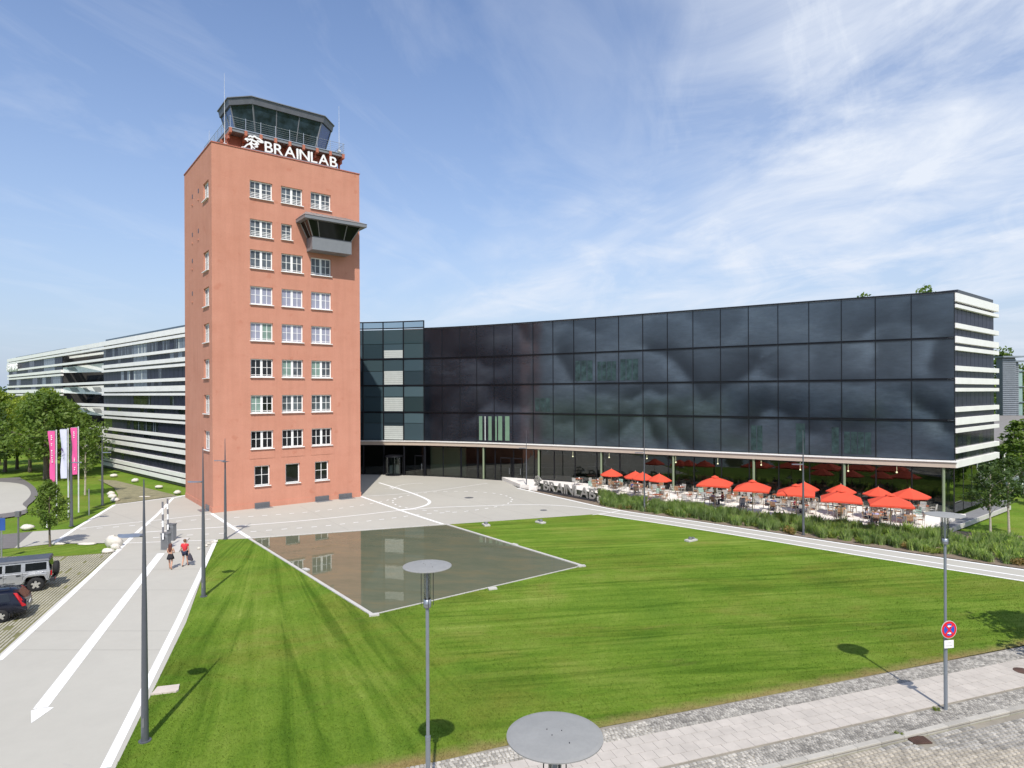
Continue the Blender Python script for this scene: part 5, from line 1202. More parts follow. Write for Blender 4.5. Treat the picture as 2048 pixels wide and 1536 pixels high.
for k, sgn in ((0, 1), (1, -1)):
    m = MB(); y0 = .125*sgn; d_ = -sgn
    flat(m, [(-.075*d_, y0+.018), (.005*d_, y0+.018), (.005*d_, y0+.05), (.085*d_, y0), (.005*d_, y0-.05), (.005*d_, y0-.018), (-.075*d_, y0-.018)], c, ux, uy, n, .0245, .003); m.build('white_arrow', SIGNW, ns)
for sgn in (1, -1):
    m = MB(); a = .70*sgn+math.pi/2; dx, dy = math.cos(a), math.sin(a)
    flat(m, [(dx*.24+dy*.036, dy*.24-dx*.036), (dx*.24-dy*.036, dy*.24+dx*.036), (-dx*.24-dy*.036, -dy*.24+dx*.036), (-dx*.24+dy*.036, -dy*.24-dx*.036)], c, ux, uy, n, .0208+.0008*sgn, .003); m.build('red_bar', SRED, ns)
c2 = c-Vector((0, 0, .52))
m = MB(); flat(m, [(-.19, -.14), (.19, -.14), (.19, .14), (-.19, .14)], c2, ux, uy, n, 0, .01); m.build('plate', SIGNW, ns, bevel=.004)
GREYT = pbr('grey_print', (.45, .46, .47), .5, var=.0)
for k, (txt, w_) in enumerate((('auf dem', .15), ('Seitenstreifen', .27))):
    me = text_mesh(txt, .055, .002); co = np.array([v.co[:] for v in me.vertices]); wx = co[:, 0].max()
    for v in me.vertices:
        q = c2+ux*((v.co.x-wx/2)*w_/wx)+uy*(v.co.y+.035-k*.10)+n*(.013+v.co.z); v.co = q-Vector(ns['_o'])
    me.materials.clear(); me.materials.append(GREYT); o = bpy.data.objects.new('lettering', me); C.objects.link(o); o.parent = ns
m = MB(); m.cyl((15.43, 22.84, 2.7), (15.47, 22.74, 2.7), .02, n=5); m.cyl((15.43, 22.84, 3.12), (15.47, 22.74, 3.12), .02, n=5); m.build('bracket', GALV, ns)

# ------------------------------------------------------------------ flags
PINK = pbr('pink_banner', (.76, .10, .32), .75, var=.04); WFL = pbr('white_banner', (.62, .64, .78), .75, var=.04); PUR = pbr('purple_print', (.12, .05, .22), .7)
def flag(p, h, mat, txt, label, txt_mat, tilt):
    r = empty('flagpole', (p[0], p[1], 0), label, 'flag', 'banner flags on poles beside the driveway'); o = (p[0], p[1])
    m = MB(); m.cyl((*o, 0), (*o, h), .065, .05, n=10); m.build('pole', pbr('white_flagpole', (.62, .64, .66), .45), r)
    n_ = 16; m = MB(); W = .58; top = h-.12; Ln = 4.5
    def pt(i, j): f = i/n_; g = j/4; w = W*(1-.38*f**1.5*tilt); x = -w*g-.05; return (o[0]+x, o[1]-.10+.10*math.sin(g*5+f*7)*g, top-Ln*f-.10*g*math.sin(f*3))
    vs = [pt(i, j) for i in range(n_+1) for j in range(5)]; fs = [(i*5+j, (i+1)*5+j, (i+1)*5+j+1, i*5+j+1) for i in range(n_) for j in range(4)]
    m.add(vs, fs); m.build('banner', mat, r, smooth=True)
    m = MB(); m.cyl((o[0]-.62, o[1]-.1, top+.02), (o[0], o[1], top+.02), .02, n=5); m.build('top_bar', GALV, r)
    if txt:                     # print too small in the photograph to read: rows of short pale marks
        rr = random.Random(len(label)); m = MB()
        for (f0, f1) in txt:
            z = f0*Ln
            while z < f1*Ln:
                f = z/Ln; w = W*(1-.38*f**1.5*tilt); hgt_ = rr.uniform(.07, .16); wd2 = rr.uniform(.07, .14)
                m.par((o[0]-w*.60-.02, o[1]-.175, top-z-hgt_), (wd2, 0, 0), (0, .006, 0), (0, 0, hgt_*.75)); z += hgt_+rr.uniform(.03, .08)
        m.build('print', txt_mat, r)
    else:
        m = MB()
        for a, b in (((-.54, -1.95), (-.40, -1.80)), ((-.52, -1.70), (-.40, -2.00)), ((-.56, -2.25), (-.32, -2.05)), ((-.46, -2.50), (-.22, -2.25)), ((-.40, -2.75), (-.25, -2.60))):
            m.par((o[0]+a[0], o[1]-.2, top+a[1]), (b[0]-a[0], 0, b[1]-a[1]), (0, .01, 0), (.07, 0, .03))
        m.build('print', PUR, r)
flag((-40.12, 56.33), 8.3, PINK, [(.07, .17), (.23, .27), (.36, .60)], 'pink banner flag with white vertical print, nearest of the three flags', SIGNW, 1)
flag((-40.97, 59.05), 8.3, WFL, None, 'white banner flag with a small purple emblem between the two pink ones', PUR, .25)
flag((-41.96, 61.9), 8.3, PINK, [(.07, .17), (.19, .22), (.64, .76), (.84, .92)], 'pink banner flag farthest from the camera, closest to the striped wing', SIGNW, .6)
def post(p, h, r_, mat, label, top=None):
    r = empty('post', (p[0], p[1], 0), label, 'post'); m = MB(); m.cyl((*p, 0), (*p, h), r_, n=8); m.build('pole', mat, r)
    m = MB(); m.cyl((*p, h), (*p, h+.03), r_*1.1, n=8); m.build('cap', DKMET, r)
    if top == 'box': m = MB(); m.box((p[0]-.02, p[1], h-.15), (.34, .2, .42)); m.build('sensor_box', GREYM, r)
    if top == 'blue': m = MB(); m.box((p[0]+.1, p[1]-.06, h-.45), (.42, .03, .85)); m.build('sign_panel', pbr('blue_sign', (.03, .09, .32), .5), r)
    return r
post((-39.85, 60.22), 2.5, .055, GALV, 'short plain grey post on the lawn right of the flags')
post((-39.62, 54.46), 1.0, .06, WHITE, 'short white stump post left of the flags')
post((-36.62, 47.42), 2.7, .06, GREYM, 'grey post with a small box on top beside the far road', 'box')
post((-35.37, 44.28), 2.9, .05, GALV, 'grey post with a blue sign panel at the left picture edge', 'blue')

# ------------------------------------------------------------------ parking barriers
def barrier(p, h, bh, off, label):
    r = empty('parking_barrier', (p[0], p[1], 0), label, 'barrier', 'raised parking barriers')
    a = rad(-8); m = MB(); m.box((p[0], p[1], h/2), (.55, .42, h), a); m.build('cabinet', FASC, r, bevel=.02)
    m = MB(); m.box((p[0], p[1], h+.03), (.60, .47, .06), a); m.build('cabinet_lid', GREYM, r)
    m = MB(); m.box((p[0]-.02, p[1]-.222, h*.45), (.42, .012, h*.7), a); m.build('cabinet_door', GREYM, r)
    x, y = p[0]+off, p[1]-.28; m = MB(); m.cyl((x, y, h-.25), (x, y+.1, h-.25), .12, n=12); m.build('pivot', DKMET, r)
    seg = 6; z = h-.35
    for k in range(seg):
        m = MB(); L_ = (bh-z)/seg*1.0; m.box((x-.006*k, y, z+L_*(k+.5)), (.11, .07, L_)); m.build('boom', SIGNW if k % 2 == 0 else pbr('boom_grey', (.16, .16, .18), .5), r)
    return r
barrier(((-25.42, 46.92)[0], (-25.42, 46.92)[1]), 1.15, 3.55, -.05, 'front grey barrier cabinet with its striped boom raised, beside the couple')
barrier(((-26.54, 49.8)[0], (-26.54, 49.8)[1]), 1.25, 3.3, -.12, 'rear grey barrier cabinet with its striped boom raised')
pa, pb = Vector((-25.22, 45.9)), Vector((-27.11, 51.55)); m = MB(); d_ = (pb-pa).normalized(); m.par((pa.x+.35, pa.y-.1, 0), d_.to_3d()*4.6, (d_.y*.9, -d_.x*.9, 0), (0, 0, .09)); tag(m.build('traffic_island', LCONC, bevel=.02), 'low pale kerb island under the two barriers', 'traffic island')

# ------------------------------------------------------------------ stones and floodlights
def rock(p, r, label, group='pale boulders by the lawn'):
    m = MB(); rr = random.Random(int(p[0]*100)); m.blob((0, 0, r[2]*.55), r, 9, 6, .13, rn=rr); o = m.build('boulder', STONEW, off=(0, 0, 0), smooth=True); o.location = (p[0], p[1], 0); tag(o, label, 'boulder', group)
rock((-29.95, 48.08), (.62, .45, .52), 'largest pale boulder at the tip of the grass island'); rock((-29.26, 47.14), (.36, .3, .28), 'small pale stone leaning on the largest boulder'); rock((-29.16, 46.11), (.48, .34, .20), 'flat pale boulder in front of the largest one')
rock((-41.15, 54.29), (.55, .4, .26), 'pale flat boulder by the far road near the left edge'); rock((-32.28, 48.59), (.75, .3, .10), 'long flat pale stone lying along the grass island rim'); rock((-34.47, 48.63), (.5, .2, .12), 'low pale stone at the bottom end of the diagonal white line')
rock((-45.42, 72.42), (.42, .32, .28), 'uppermost of three pale stones by the gravel turf'); rock((-44.05, 70.49), (.45, .33, .27), 'middle of three pale stones by the gravel turf'); rock((-42.44, 68.34), (.5, .34, .24), 'lowest of three pale stones by the gravel turf')
rock((-55.21, 88.69), (.55, .4, .24), 'pale stone on the grass slope farthest from the tower'); rock((-49.25, 83.52), (.5, .38, .26), 'second pale stone along the striped wing'); rock((-42.99, 77.86), (.5, .35, .2), 'third pale stone along the striped wing'); rock((-38.26, 73.11), (.42, .32, .26), 'pale stone on the grass close to the tower base'); rock((-40.81, 71.08), (.7, .25, .05), 'flat stone slab lying in the gravel turf')
def flood(p, rz, label):
    r = empty('ground_floodlight', (p[0], p[1], 0), label, 'floodlight', 'floodlights set in the lawn', rz=rz, local=True)
    m = MB(); m.box((0, 0, .07), (.95, .5, .14)); m.build('concrete_block', LCONC, r, bevel=.02)
    m = MB(); m.cyl((-.1, 0, .1), (-.02, 0, .30), .15, .17, n=14); m.build('lamp_head', GREYM, r); m = MB(); m.cyl((-.02, 0, .30), (-.017, 0, .31), .145, n=14); m.build('lens', DKGL, r)
    m = MB(); m.box((.25, 0, .20), (.18, .2, .12)); m.build('junction_box', GALV, r)
flood((-2.28, 54.9), 1.9, 'floodlight block in the lawn nearest the pool'); flood((2.44, 55.86), 2.2, 'floodlight block at the lawn edge in the middle'); flood((13.62, 48.87), .6, 'floodlight block in the lawn below the grasses')
m = MB(); m.prism([(-13.7, 24.21), (-12.88, 24.44), ((-12.85, 24.56)), (-13.05, 25.03), (-13.21, 24.98), (-13.8, 24.82)], 0, .06); tag(m.build('stone_slab', pbr('beige_slab', (.55, .48, .42), .85, var=.1)), 'pale stone slab set in the lawn beside the nearest mast', 'slab')
m = MB()
for (x, y) in ((438, 1090), (441, 1094), (445, 1086), (437, 1099), (440, 1087)): p = (-23.25, 50.07); q = Vector((p[0]+(x-431)*.042, p[1]-(y-1079)*.16, .1)); m.blob(q, (.13, .11, .1), 6, 4, .2)
tag(m.build('pebble_heap', STONEW), 'small heap of pale stones on the lawn corner beside the plaza', 'stones')

# ------------------------------------------------------------------ cars
CAR_A = math.atan2(-.47, -.88)
def wheel(par, x, y, r, w, side, rimmat, hubs=5):
    o = empty('wheel', (x, y, r), local=True); o.parent = par
    m = MB(); m.lathe([(r*.60, -w/2), (r*.9, -w/2), (r, -w*.32), (r, w*.32), (r*.9, w/2), (r*.60, w/2)], n=28)
    m.v = [(v[0], v[2], v[1]) for v in m.v]; m.f = [f[::-1] for f in m.f]; m.build('tyre', RUBBER, o, smooth=True)
    m = MB(); m.lathe([(r*.62, -w*.42), (r*.60, w*.30), (r*.55, w*.42)], n=24); m.v = [(v[0], v[2]*1, v[1]) for v in m.v]
    if side < 0: m.v = [(v[0], -v[1], v[2]) for v in m.v]
    for k in range(hubs):
        a = k/hubs*2*math.pi+.3; ca, sa = math.cos(a), math.sin(a); yy = side*w*.40; t = .16*r
        m.extr([(ca*r*.10-sa*t, yy, sa*r*.10+ca*t), (ca*r*.60-sa*t*.8, yy-side*.01, sa*r*.60+ca*t*.8), (ca*r*.60+sa*t*.8, yy-side*.01, sa*r*.60-ca*t*.8), (ca*r*.10+sa*t, yy, sa*r*.10-ca*t)], (0, -side*.03, 0))
    m.cyl((0, side*w*.36, 0), (0, side*w*.44, 0), r*.17, n=12); m.build('rim', rimmat, o)
    m = MB(); m.cyl((0, -side*w*.1, 0), (0, side*w*.12, 0), r*.6, n=20); m.build('brake_disc', DKMET, o); return o
RIM = pbr('alloy_rim', (.62, .61, .58), .3, .6)
CSIL = pbr('silver_car_paint', (.52, .53, .54), .3, .55, var=.03); CBLU = pbr('midnight_blue_car_paint', (.006, .008, .020), .15, .2, var=.03, spec=.7); CTRIM = pbr('black_trim', (.02, .021, .025), .6); CGL = glassy('car_glass', (.012, .014, .016), .04, .6); SOFT = pbr('hardtop_grey', (.065, .075, .095), .55, var=.15)
# boxy silver off-roader; x runs forward, rear axle at the origin
suv = empty('off_road_car', (-27.72-.28, 37.35+.42, 0), 'boxy silver off-road car with a covered spare wheel on its tail', 'car', rz=CAR_A, local=True)
hw = .80
m = MB()
side = [(-.62, .62), (-.68, 1.12), (3.0, 1.16), (4.0, 1.10), (4.08, .70), (3.55, .62), (3.42, .92), (2.55, .92), (2.42, .48), (.56, .48), (.46, .86), (-.36, .86), (-.50, .62)]
m.extr([(x, -hw, z) for x, z in side], (0, 2*hw, 0)); m.build('body', CSIL, suv, bevel=.03)
m = MB(); gh = [(-.66, 1.12), (-.58, 1.72), (2.05, 1.76), (2.45, 1.16)]
rings = [[(gh[0][0], -hw, 1.12), (gh[0][0], hw, 1.12), (gh[3][0], hw, 1.16), (gh[3][0], -hw, 1.16)], [(gh[1][0], -hw+.09, 1.70), (gh[1][0], hw-.09, 1.70), (2.05, hw-.09, 1.74), (2.05, -hw+.09, 1.74)]]
m.loft(rings); m.build('cabin', CSIL, suv, bevel=.02)
m = MB(); m.loft([[(-.66, -hw+.05, 1.70), (-.66, hw-.05, 1.70), (2.12, hw-.05, 1.74), (2.12, -hw+.05, 1.74)], [(-.60, -hw+.14, 1.84), (-.60, hw-.14, 1.84), (2.0, hw-.14, 1.86), (2.0, -hw+.14, 1.86)]]); rf = m.build('hardtop', SOFT, suv, bevel=.03)
def sl(z): return hw-.09*(z-1.12)/.6+.006
for s_ in (1, -1):
    for (x0, x1) in ((-.50, .50), (.70, 1.42), (1.56, 2.20)):
        m = MB(); xa = x1 if x1 < 2 else 1.95
        m.extr([(x0, s_*sl(1.22), 1.22), (x1, s_*sl(1.22), 1.22), (xa, s_*sl(1.64), 1.64), (x0, s_*sl(1.64), 1.64)], (0, s_*.006, 0)); m.build('side_window', CGL, suv)
    for (xw, n_) in ((0, 1), (2.95, 1)):
        m = MB(); P_ = [(-.62, .62), (-.50, .98), (-.28, 1.04), (.34, 1.04), (.52, .94), (.72, .55), (.62, .55), (.44, .86), (.30, .93), (-.26, .93), (-.42, .88), (-.52, .62)]
        m.extr([(xw+x, s_*(hw), z) for x, z in P_], (0, s_*.15, 0)); m.build('wheel_arch', CSIL, suv, bevel=.012)
    for x_ in (.82, 1.66):
        m = MB(); m.box((x_, s_*(hw+.02), 1.02), (.20, .04, .05)); m.build('door_handle', CTRIM, suv)
    for x_ in (.63, 1.50):
        m = MB(); m.box((x_, s_*(hw+.001), .83), (.015, .006, .62)); m.build('door_gap', CTRIM, suv)
        for z_ in (.70, .98): m = MB(); m.box((x_-.06, s_*(hw+.012), z_), (.12, .03, .06)); m.build('hinge', CSIL, suv)
    m = MB(); m.box((1.5, s_*(hw-.02), .47), (1.7, .12, .07)); m.build('side_step', CTRIM, suv)
    m = MB(); m.box((-.72, s_*(hw-.14), .96), (.06, .12, .26)); m.build('taillight', pbr('red_lamp', (.45, .01, .015), .25), suv)
m = MB(); m.cyl((-.32, hw, 1.02), (-.32, hw+.02, 1.02), .085, n=14); m.build('fuel_cap', pbr('chrome', (.75, .75, .75), .15, .9), suv)
m = MB(); m.box((-.78, 0, .60), (.22, 1.62, .20)); m.build('rear_bumper', CTRIM, suv, bevel=.03); m = MB(); m.box((-.90, .62, .62), (.02, .16, .08)); m.build('reflector', MATS['red_lamp'], suv)
m = MB(); m.extr([(-.67, -.62, 1.2), (-.67, .62, 1.2), (-.60, .58, 1.64), (-.60, -.58, 1.64)], (-.012, 0, 0)); m.build('rear_window', CGL, suv)
m = MB(); m.lathe([(0, -.13), (.34, -.13), (.40, -.09), (.40, .09), (.34, .13), (0, .13)], n=28); m.v = [(v[2]-.88, v[0]+.05, v[1]+1.10) for v in m.v]; m.build('spare_wheel', RUBBER, suv, smooth=True)
m = MB(); m.box((1.2, 0, .5), (3.2, 1.3, .2)); m.build('underbody', CTRIM, suv)
for x_ in (0, 2.95):
    for s_ in (1, -1): wheel(suv, x_, s_*(hw-.02), .41, .26, s_, RIM)
# dark estate car, only its tail is in view
est = empty('estate_car', (-26.0, 32.75, 0), 'dark blue estate car with tall red tail lamps, tail towards the driveway', 'car', rz=CAR_A, local=True)
def ring(x, w, zb_, zs, zt, wt): return [(x, -w, zb_), (x, -w*1.02, (zb_+zs)/2), (x, -w, zs), (x, -wt, (zs+zt)/2+.12), (x, -wt*.82, zt), (x, wt*.82, zt), (x, wt, (zs+zt)/2+.12), (x, w, zs), (x, w*1.02, (zb_+zs)/2), (x, w, zb_)]
m = MB(); m.loft([ring(-1.02, .70, .36, .62, .66, .60), ring(-.98, .80, .30, .84, .90, .66), ring(-.86, .86, .26, .92, 1.08, .70), ring(-.55, .88, .24, .97, 1.42, .72), ring(-.2, .89, .24, .98, 1.50, .74), ring(1.0, .90, .24, .98, 1.53, .75), ring(1.9, .90, .24, .97, 1.46, .73), ring(2.5, .89, .24, .96, 1.12, .74), ring(2.9, .88, .24, .93, .98, .78), ring(3.5, .84, .26, .82, .86, .74), ring(3.75, .72, .34, .66, .70, .60)])
m.build('body', CBLU, est, smooth=True, bevel=0)
for s_ in (1, -1):
    for (x0, x1) in ((-.38, .52), (.60, 1.35), (1.42, 2.05)):
        m = MB(); xa = x1 if x1 < 2 else 1.8; m.extr([(x0, s_*.895, 1.02), (x1, s_*.895, 1.02), (xa, s_*.775, 1.38), (x0+.1*(x0 < 0), s_*.775, 1.38)], (0, s_*.008, .0)); m.build('side_window', CGL, est)
    m = MB(); m.extr([(-.46, s_*.72, 1.38), (-.60, s_*.70, 1.36), (-.86, s_*.80, 1.0), (-.99, s_*.78, .70), (-.84, s_*.88, .70), (-.72, s_*.90, 1.0)], (-.03, s_*.035, 0)); m.build('taillight', MATS['red_lamp'], est)
    m = MB(); m.cyl((-.3, s_*.62, 1.54), (1.9, s_*.62, 1.53), .018, n=5); m.build('roof_rail', CTRIM, est)
    for x_ in (0, 2.72):
        m = MB(); m.lathe([(.0, -.01), (.38, -.01), (.38, .01)], n=22); m.v = [(v[0]+x_, s_*.905+v[2], v[1]+.34) for v in m.v]; m.build('wheel_arch', CTRIM, est)
        wheel(est, x_, s_*.86, .325, .22, s_, RIM, 5)
m = MB(); m.extr([(-.90, -.58, 1.04), (-.90, .58, 1.04), (-.62, .54, 1.38), (-.62, -.54, 1.38)], (-.03, 0, .02)); m.build('rear_window', pbr('brown_tinted_glass', (.07, .035, .028), .12, spec=.6), est)
m = MB(); m.box((-1.04, 0, .72), (.02, .52, .11)); m.build('number_plate', SIGNW, est); m = MB(); m.box((-1.0, 0, .50), (.10, 1.5, .22)); m.build('rear_bumper', CBLU, est, bevel=.04)
m = MB(); m.cyl((-.2, 0, 1.51), (-.32, 0, 1.60), .03, .01, n=6); m.build('roof_antenna', CTRIM, est)
m = MB(); m.box((1.2, 0, .25), (3.6, 1.5, .1)); m.build('underbody', CTRIM, est)

# ------------------------------------------------------------------ people
SKINM = pbr('skin', (.56, .31, .215), .55, var=.05)
def P_(v): return Vector(v)
def person(loc, face, label, ht, J, hair, hair_mat, parts, group=None, scale=1.0):
    """J: joint positions in metres for a 1.75 m figure, x right of the figure, y forward, z up"""
    r = empty('person', (loc[0], loc[1], loc[2] if len(loc) > 2 else 0), label, 'person', group, rz=face, local=True); s = ht/1.75
    V = []; E = []; Rr = []
    def v(p, r_): V.append(Vector(p)*s); Rr.append(r_*s); return len(V)-1
    def e_(a, b): E.append((a, b))
    pel = v(J['pelvis'], .125); wa = v(J['waist'], .115); ch = v(J['chest'], .135); nk0 = v(J['neck0'], .07); nk = v(J['neck'], .055); hd0 = v(J['head0'], .075); hd = v(J['head'], .092); ht_ = v(J['top'], .06)
    for a, b in ((pel, wa), (wa, ch), (ch, nk0), (nk0, nk), (nk, hd0), (hd0, hd), (hd, ht_)): e_(a, b)
    for sd in 'lr':
        sh = v(J['sh'+sd], .062); el = v(J['el'+sd], .040); wr = v(J['wr'+sd], .027); pm = v(J['pm'+sd], .033)
        e_(ch, sh); e_(sh, el); e_(el, wr); e_(wr, pm)
        d = (P_(J['pm'+sd])-P_(J['wr'+sd])).normalized(); ax = Vector((0, 1, 0)) if abs(d.y) < .8 else Vector((1, 0, 0)); 
        for k, ln in enumerate((.070, .080, .074, .058)):
            b0 = P_(J['pm'+sd])+ax*(.030-.020*k)+d*.02; f1 = v(b0+d*ln*.5, .0095); f2 = v(b0+d*ln+Vector((0, .014, 0)), .0078); e_(pm, f1); e_(f1, f2)
        t1 = v(P_(J['wr'+sd])+ax*.045+d*.045, .0105); t2 = v(P_(J['wr'+sd])+ax*.055+d*.085, .008); e_(wr, t1); e_(t1, t2)
        hp = v(J['hp'+sd], .092); kn = v(J['kn'+sd], .056); ca = v(P_(J['kn'+sd]).lerp(P_(J['an'+sd]), .35)+Vector((0, -.012, 0)), .056); an = v(J['an'+sd], .036); to = v(J['to'+sd], .034)
        e_(pel, hp); e_(hp, kn); e_(kn, ca); e_(ca, an); e_(an, to)
    skin('body', V, E, Rr, SKINM, r, 1, pel)
    # face: nose, ears, eyes, mouth
    H_ = P_(J['head'])*s; m = MB(); m.blob(H_+Vector((0, .098, -.005))*s, (.013, .018, .02), 6, 4); m.blob(H_+Vector((-.088, 0, 0))*s, (.012, .02, .03), 6, 4); m.blob(H_+Vector((.088, 0, 0))*s, (.012, .02, .03), 6, 4); m.build('nose_and_ears', SKINM, r, smooth=True)
    m = MB(); m.blob(H_+Vector((-.032, .084, .02))*s, (.012, .008, .007), 6, 4); m.blob(H_+Vector((.032, .084, .02))*s, (.012, .008, .007), 6, 4); m.build('eyes', CTRIM, r)
    m = MB(); m.blob(H_+Vector((0, .086, -.045))*s, (.024, .008, .006), 6, 4); m.build('mouth', pbr('lips', (.4, .13, .11), .5), r)
    m = MB()
    if hair == 'short': m.blob(H_+Vector((0, -.016, .028))*s, (.103*s, .108*s, .098*s), 12, 8, .03)
    else:
        rings = []
        for (z, w, d_, y) in ((.13, .03, .03, -.01), (.11, .085, .085, -.01), (.04, .112, .105, -.025), (-.05, .112, .075, -.05), (-.16, .125, .06, -.085), (-.28, .12, .055, -.10), (-.40, .085, .045, -.095), (-.47, .03, .02, -.09)):
            rings.append([(H_.x+w*s*math.cos(a), H_.y+(y+d_*math.sin(a))*s, H_.z+z*s) for a in [i/14*2*math.pi for i in range(14)]])
        m.loft(rings)
    m.build('hair', hair_mat, r, smooth=True)
    for f in parts: f(r, J, s)
    return r
def garment(name, mat, keys, radii, edges):
    def f(r, J, s): skin(name, [P_(J[k])*s if isinstance(k, str) else (P_(J[k[0]]).lerp(P_(J[k[1]]), k[2]))*s for k in keys], edges, [q*s for q in radii], mat, r, 1, 0)
    return f
STAND = dict(pelvis=(0, 0, .95), waist=(0, .005, 1.10), chest=(0, .0, 1.30), neck0=(0, -.005, 1.44), neck=(0, 0, 1.50), head0=(0, .012, 1.56), head=(0, .01, 1.635), top=(0, 0, 1.70),
    shl=(-.185, -.005, 1.40), shr=(.185, -.005, 1.40), ell=(-.235, -.05, 1.13), elr=(.235, -.03, 1.13), wrl=(-.235, .05, .90), wrr=(.235, .03, .88), pml=(-.23, .07, .82), pmr=(.235, .04, .80),
    hpl=(-.095, .0, .90), hpr=(.095, 0, .90), knl=(-.10, .09, .50), knr=(.10, -.03, .49), anl=(-.10, .12, .075), anr=(.105, -.20, .12), tol=(-.105, .26, .035), tor=(.11, -.09, .03))
def tee(mat, sleeve=.45, bot='pelvis', sc=1.0): return garment('shirt', mat, [bot, 'waist', 'chest', 'neck0', ('shl', 'shl', 0), ('shl', 'ell', sleeve), ('shr', 'shr', 0), ('shr', 'elr', sleeve)], [.150*sc, .142*sc, .160*sc, .078*sc, .082*sc, .070*sc, .082*sc, .070*sc], [(0, 1), (1, 2), (2, 3), (2, 4), (4, 5), (2, 6), (6, 7)])
def shorts(mat, ln=.62): return garment('shorts', mat, ['pelvis', ('hpl', 'hpl', 0), ('hpl', 'knl', ln), ('hpr', 'hpr', 0), ('hpr', 'knr', ln)], [.148, .110, .092, .110, .092], [(0, 1), (1, 2), (0, 3), (3, 4)])
def shoes(mat):
    def f(r, J, s):
        for sd in 'lr':
            a, t = P_(J['an'+sd])*s, P_(J['to'+sd])*s; skin('shoe', [a+Vector((0, -.02, -.02))*s, (a+t)/2, t+Vector((0, .03, 0))*s], [(0, 1), (1, 2)], [.048*s, .046*s, .040*s], mat, r, 1, 0)
    return f
def skirt(mat):
    def f(r, J, s):
        m = MB(); rings = []; n = 20
        for (z, w, d_) in ((1.08, .13, .105), (1.0, .165, .135), (.85, .205, .18), (.70, .235, .21)):
            rings.append([((w+.012*math.sin(6*a)*(z < .9))*s*math.cos(a), (d_+.012*math.sin(6*a)*(z < .9))*s*math.sin(a)+.0, z*s) for a in [i/n*2*math.pi for i in range(n)]])
        m.loft(rings); m.build('skirt', mat, r, smooth=True)
    return f
REDT = pbr('red_tshirt', (.60, .035, .045), .85, var=.08); BLKC = pbr('black_cloth', (.02, .02, .024), .9, var=.2); NVYC = pbr('navy_cloth', (.02, .028, .06), .9); BRH = pbr('red_brown_hair', (.10, .028, .018), .5, var=.2); SBH = pbr('short_brown_hair', (.16, .085, .04), .6, var=.2); DKH = pbr('dark_hair', (.025, .018, .014), .55)
LILAC = pbr('lilac_shirt', (.34, .31, .50), .9); WHC = pbr('white_shirt', (.72, .74, .80), .9); BLUC = pbr('blue_shirt', (.06, .08, .26), .9); GREYC = pbr('grey_shirt', (.23, .23, .28), .9); REDC = pbr('wine_shirt', (.25, .02, .05), .9); BEIGE = pbr('beige_top', (.50, .38, .27), .9)
walk_dir = math.atan2(-.20, .98)*1+math.pi   # they walk away from the camera along the drive
jw = dict(STAND); jw.update(ell=(-.20, .02, 1.16), wrl=(-.12, .20, 1.08), pml=(-.06, .25, 1.10), elr=(.24, .02, 1.16), wrr=(.16, .19, 1.06), pmr=(.10, .24, 1.07))
pw_ = (-22.26, 41.63); person((pw_[0], pw_[1]), .12, 'woman with long red-brown hair in a short black skirt walking away', 1.67, jw, 'long', BRH, [tee(BEIGE, .15, 'waist', .9), skirt(BLKC), shoes(pbr('tan_shoe', (.30, .17, .10), .7))])
pm_ = (-21.68, 42.34); jm = dict(STAND); jm.update(knl=(-.10, .00, .49), anl=(-.10, -.16, .10), tol=(-.105, -.04, .03), knr=(.10, .09, .50), anr=(.105, .16, .075), tor=(.11, .30, .035))
pman = person((pm_[0], pm_[1]), .05, 'man in red t-shirt and dark shorts walking away with a bag', 1.80, jm, 'short', SBH, [tee(REDT, .55), shorts(NVYC), shoes(BLKC)])
m = MB(); bx, by, bz = pm_[0]+.30, pm_[1]+.04, 0
m.loft([[(bx-.02, by-.03, .86), (bx+.02, by-.03, .86), (bx+.02, by+.03, .86), (bx-.02, by+.03, .86)], [(bx-.10, by-.06, .72), (bx+.10, by-.06, .70), (bx+.10, by+.06, .70), (bx-.10, by+.06, .72)], [(bx-.13, by-.08, .52), (bx+.20, by-.08, .42), (bx+.20, by+.08, .42), (bx-.13, by+.08, .52)], [(bx-.10, by-.06, .40), (bx+.16, by-.06, .34), (bx+.16, by+.06, .34), (bx-.10, by+.06, .40)]])
tag(m.build('shoulder_bag', pbr('dark_bag', (.05, .045, .065), .8), bevel=.01), "dark soft bag hanging from the walking man's hand", 'bag')
SIT = dict(pelvis=(0, 0, .52), waist=(0, -.02, .66), chest=(0, .0, .87), neck0=(0, .02, 1.01), neck=(0, .03, 1.07), head0=(0, .05, 1.13), head=(0, .055, 1.20), top=(0, .05, 1.27), shl=(-.185, .01, .97), shr=(.185, .01, .97), ell=(-.25, .12, .74), elr=(.25, .12, .74), wrl=(-.14, .33, .78), wrr=(.14, .33, .78), pml=(-.08, .40, .79), pmr=(.08, .40, .79),
    hpl=(-.10, .03, .50), hpr=(.10, .03, .50), knl=(-.12, .42, .50), knr=(.12, .42, .50), anl=(-.12, .40, .075), anr=(.12, .36, .075), tol=(-.12, .53, .035), tor=(.12, .49, .035))
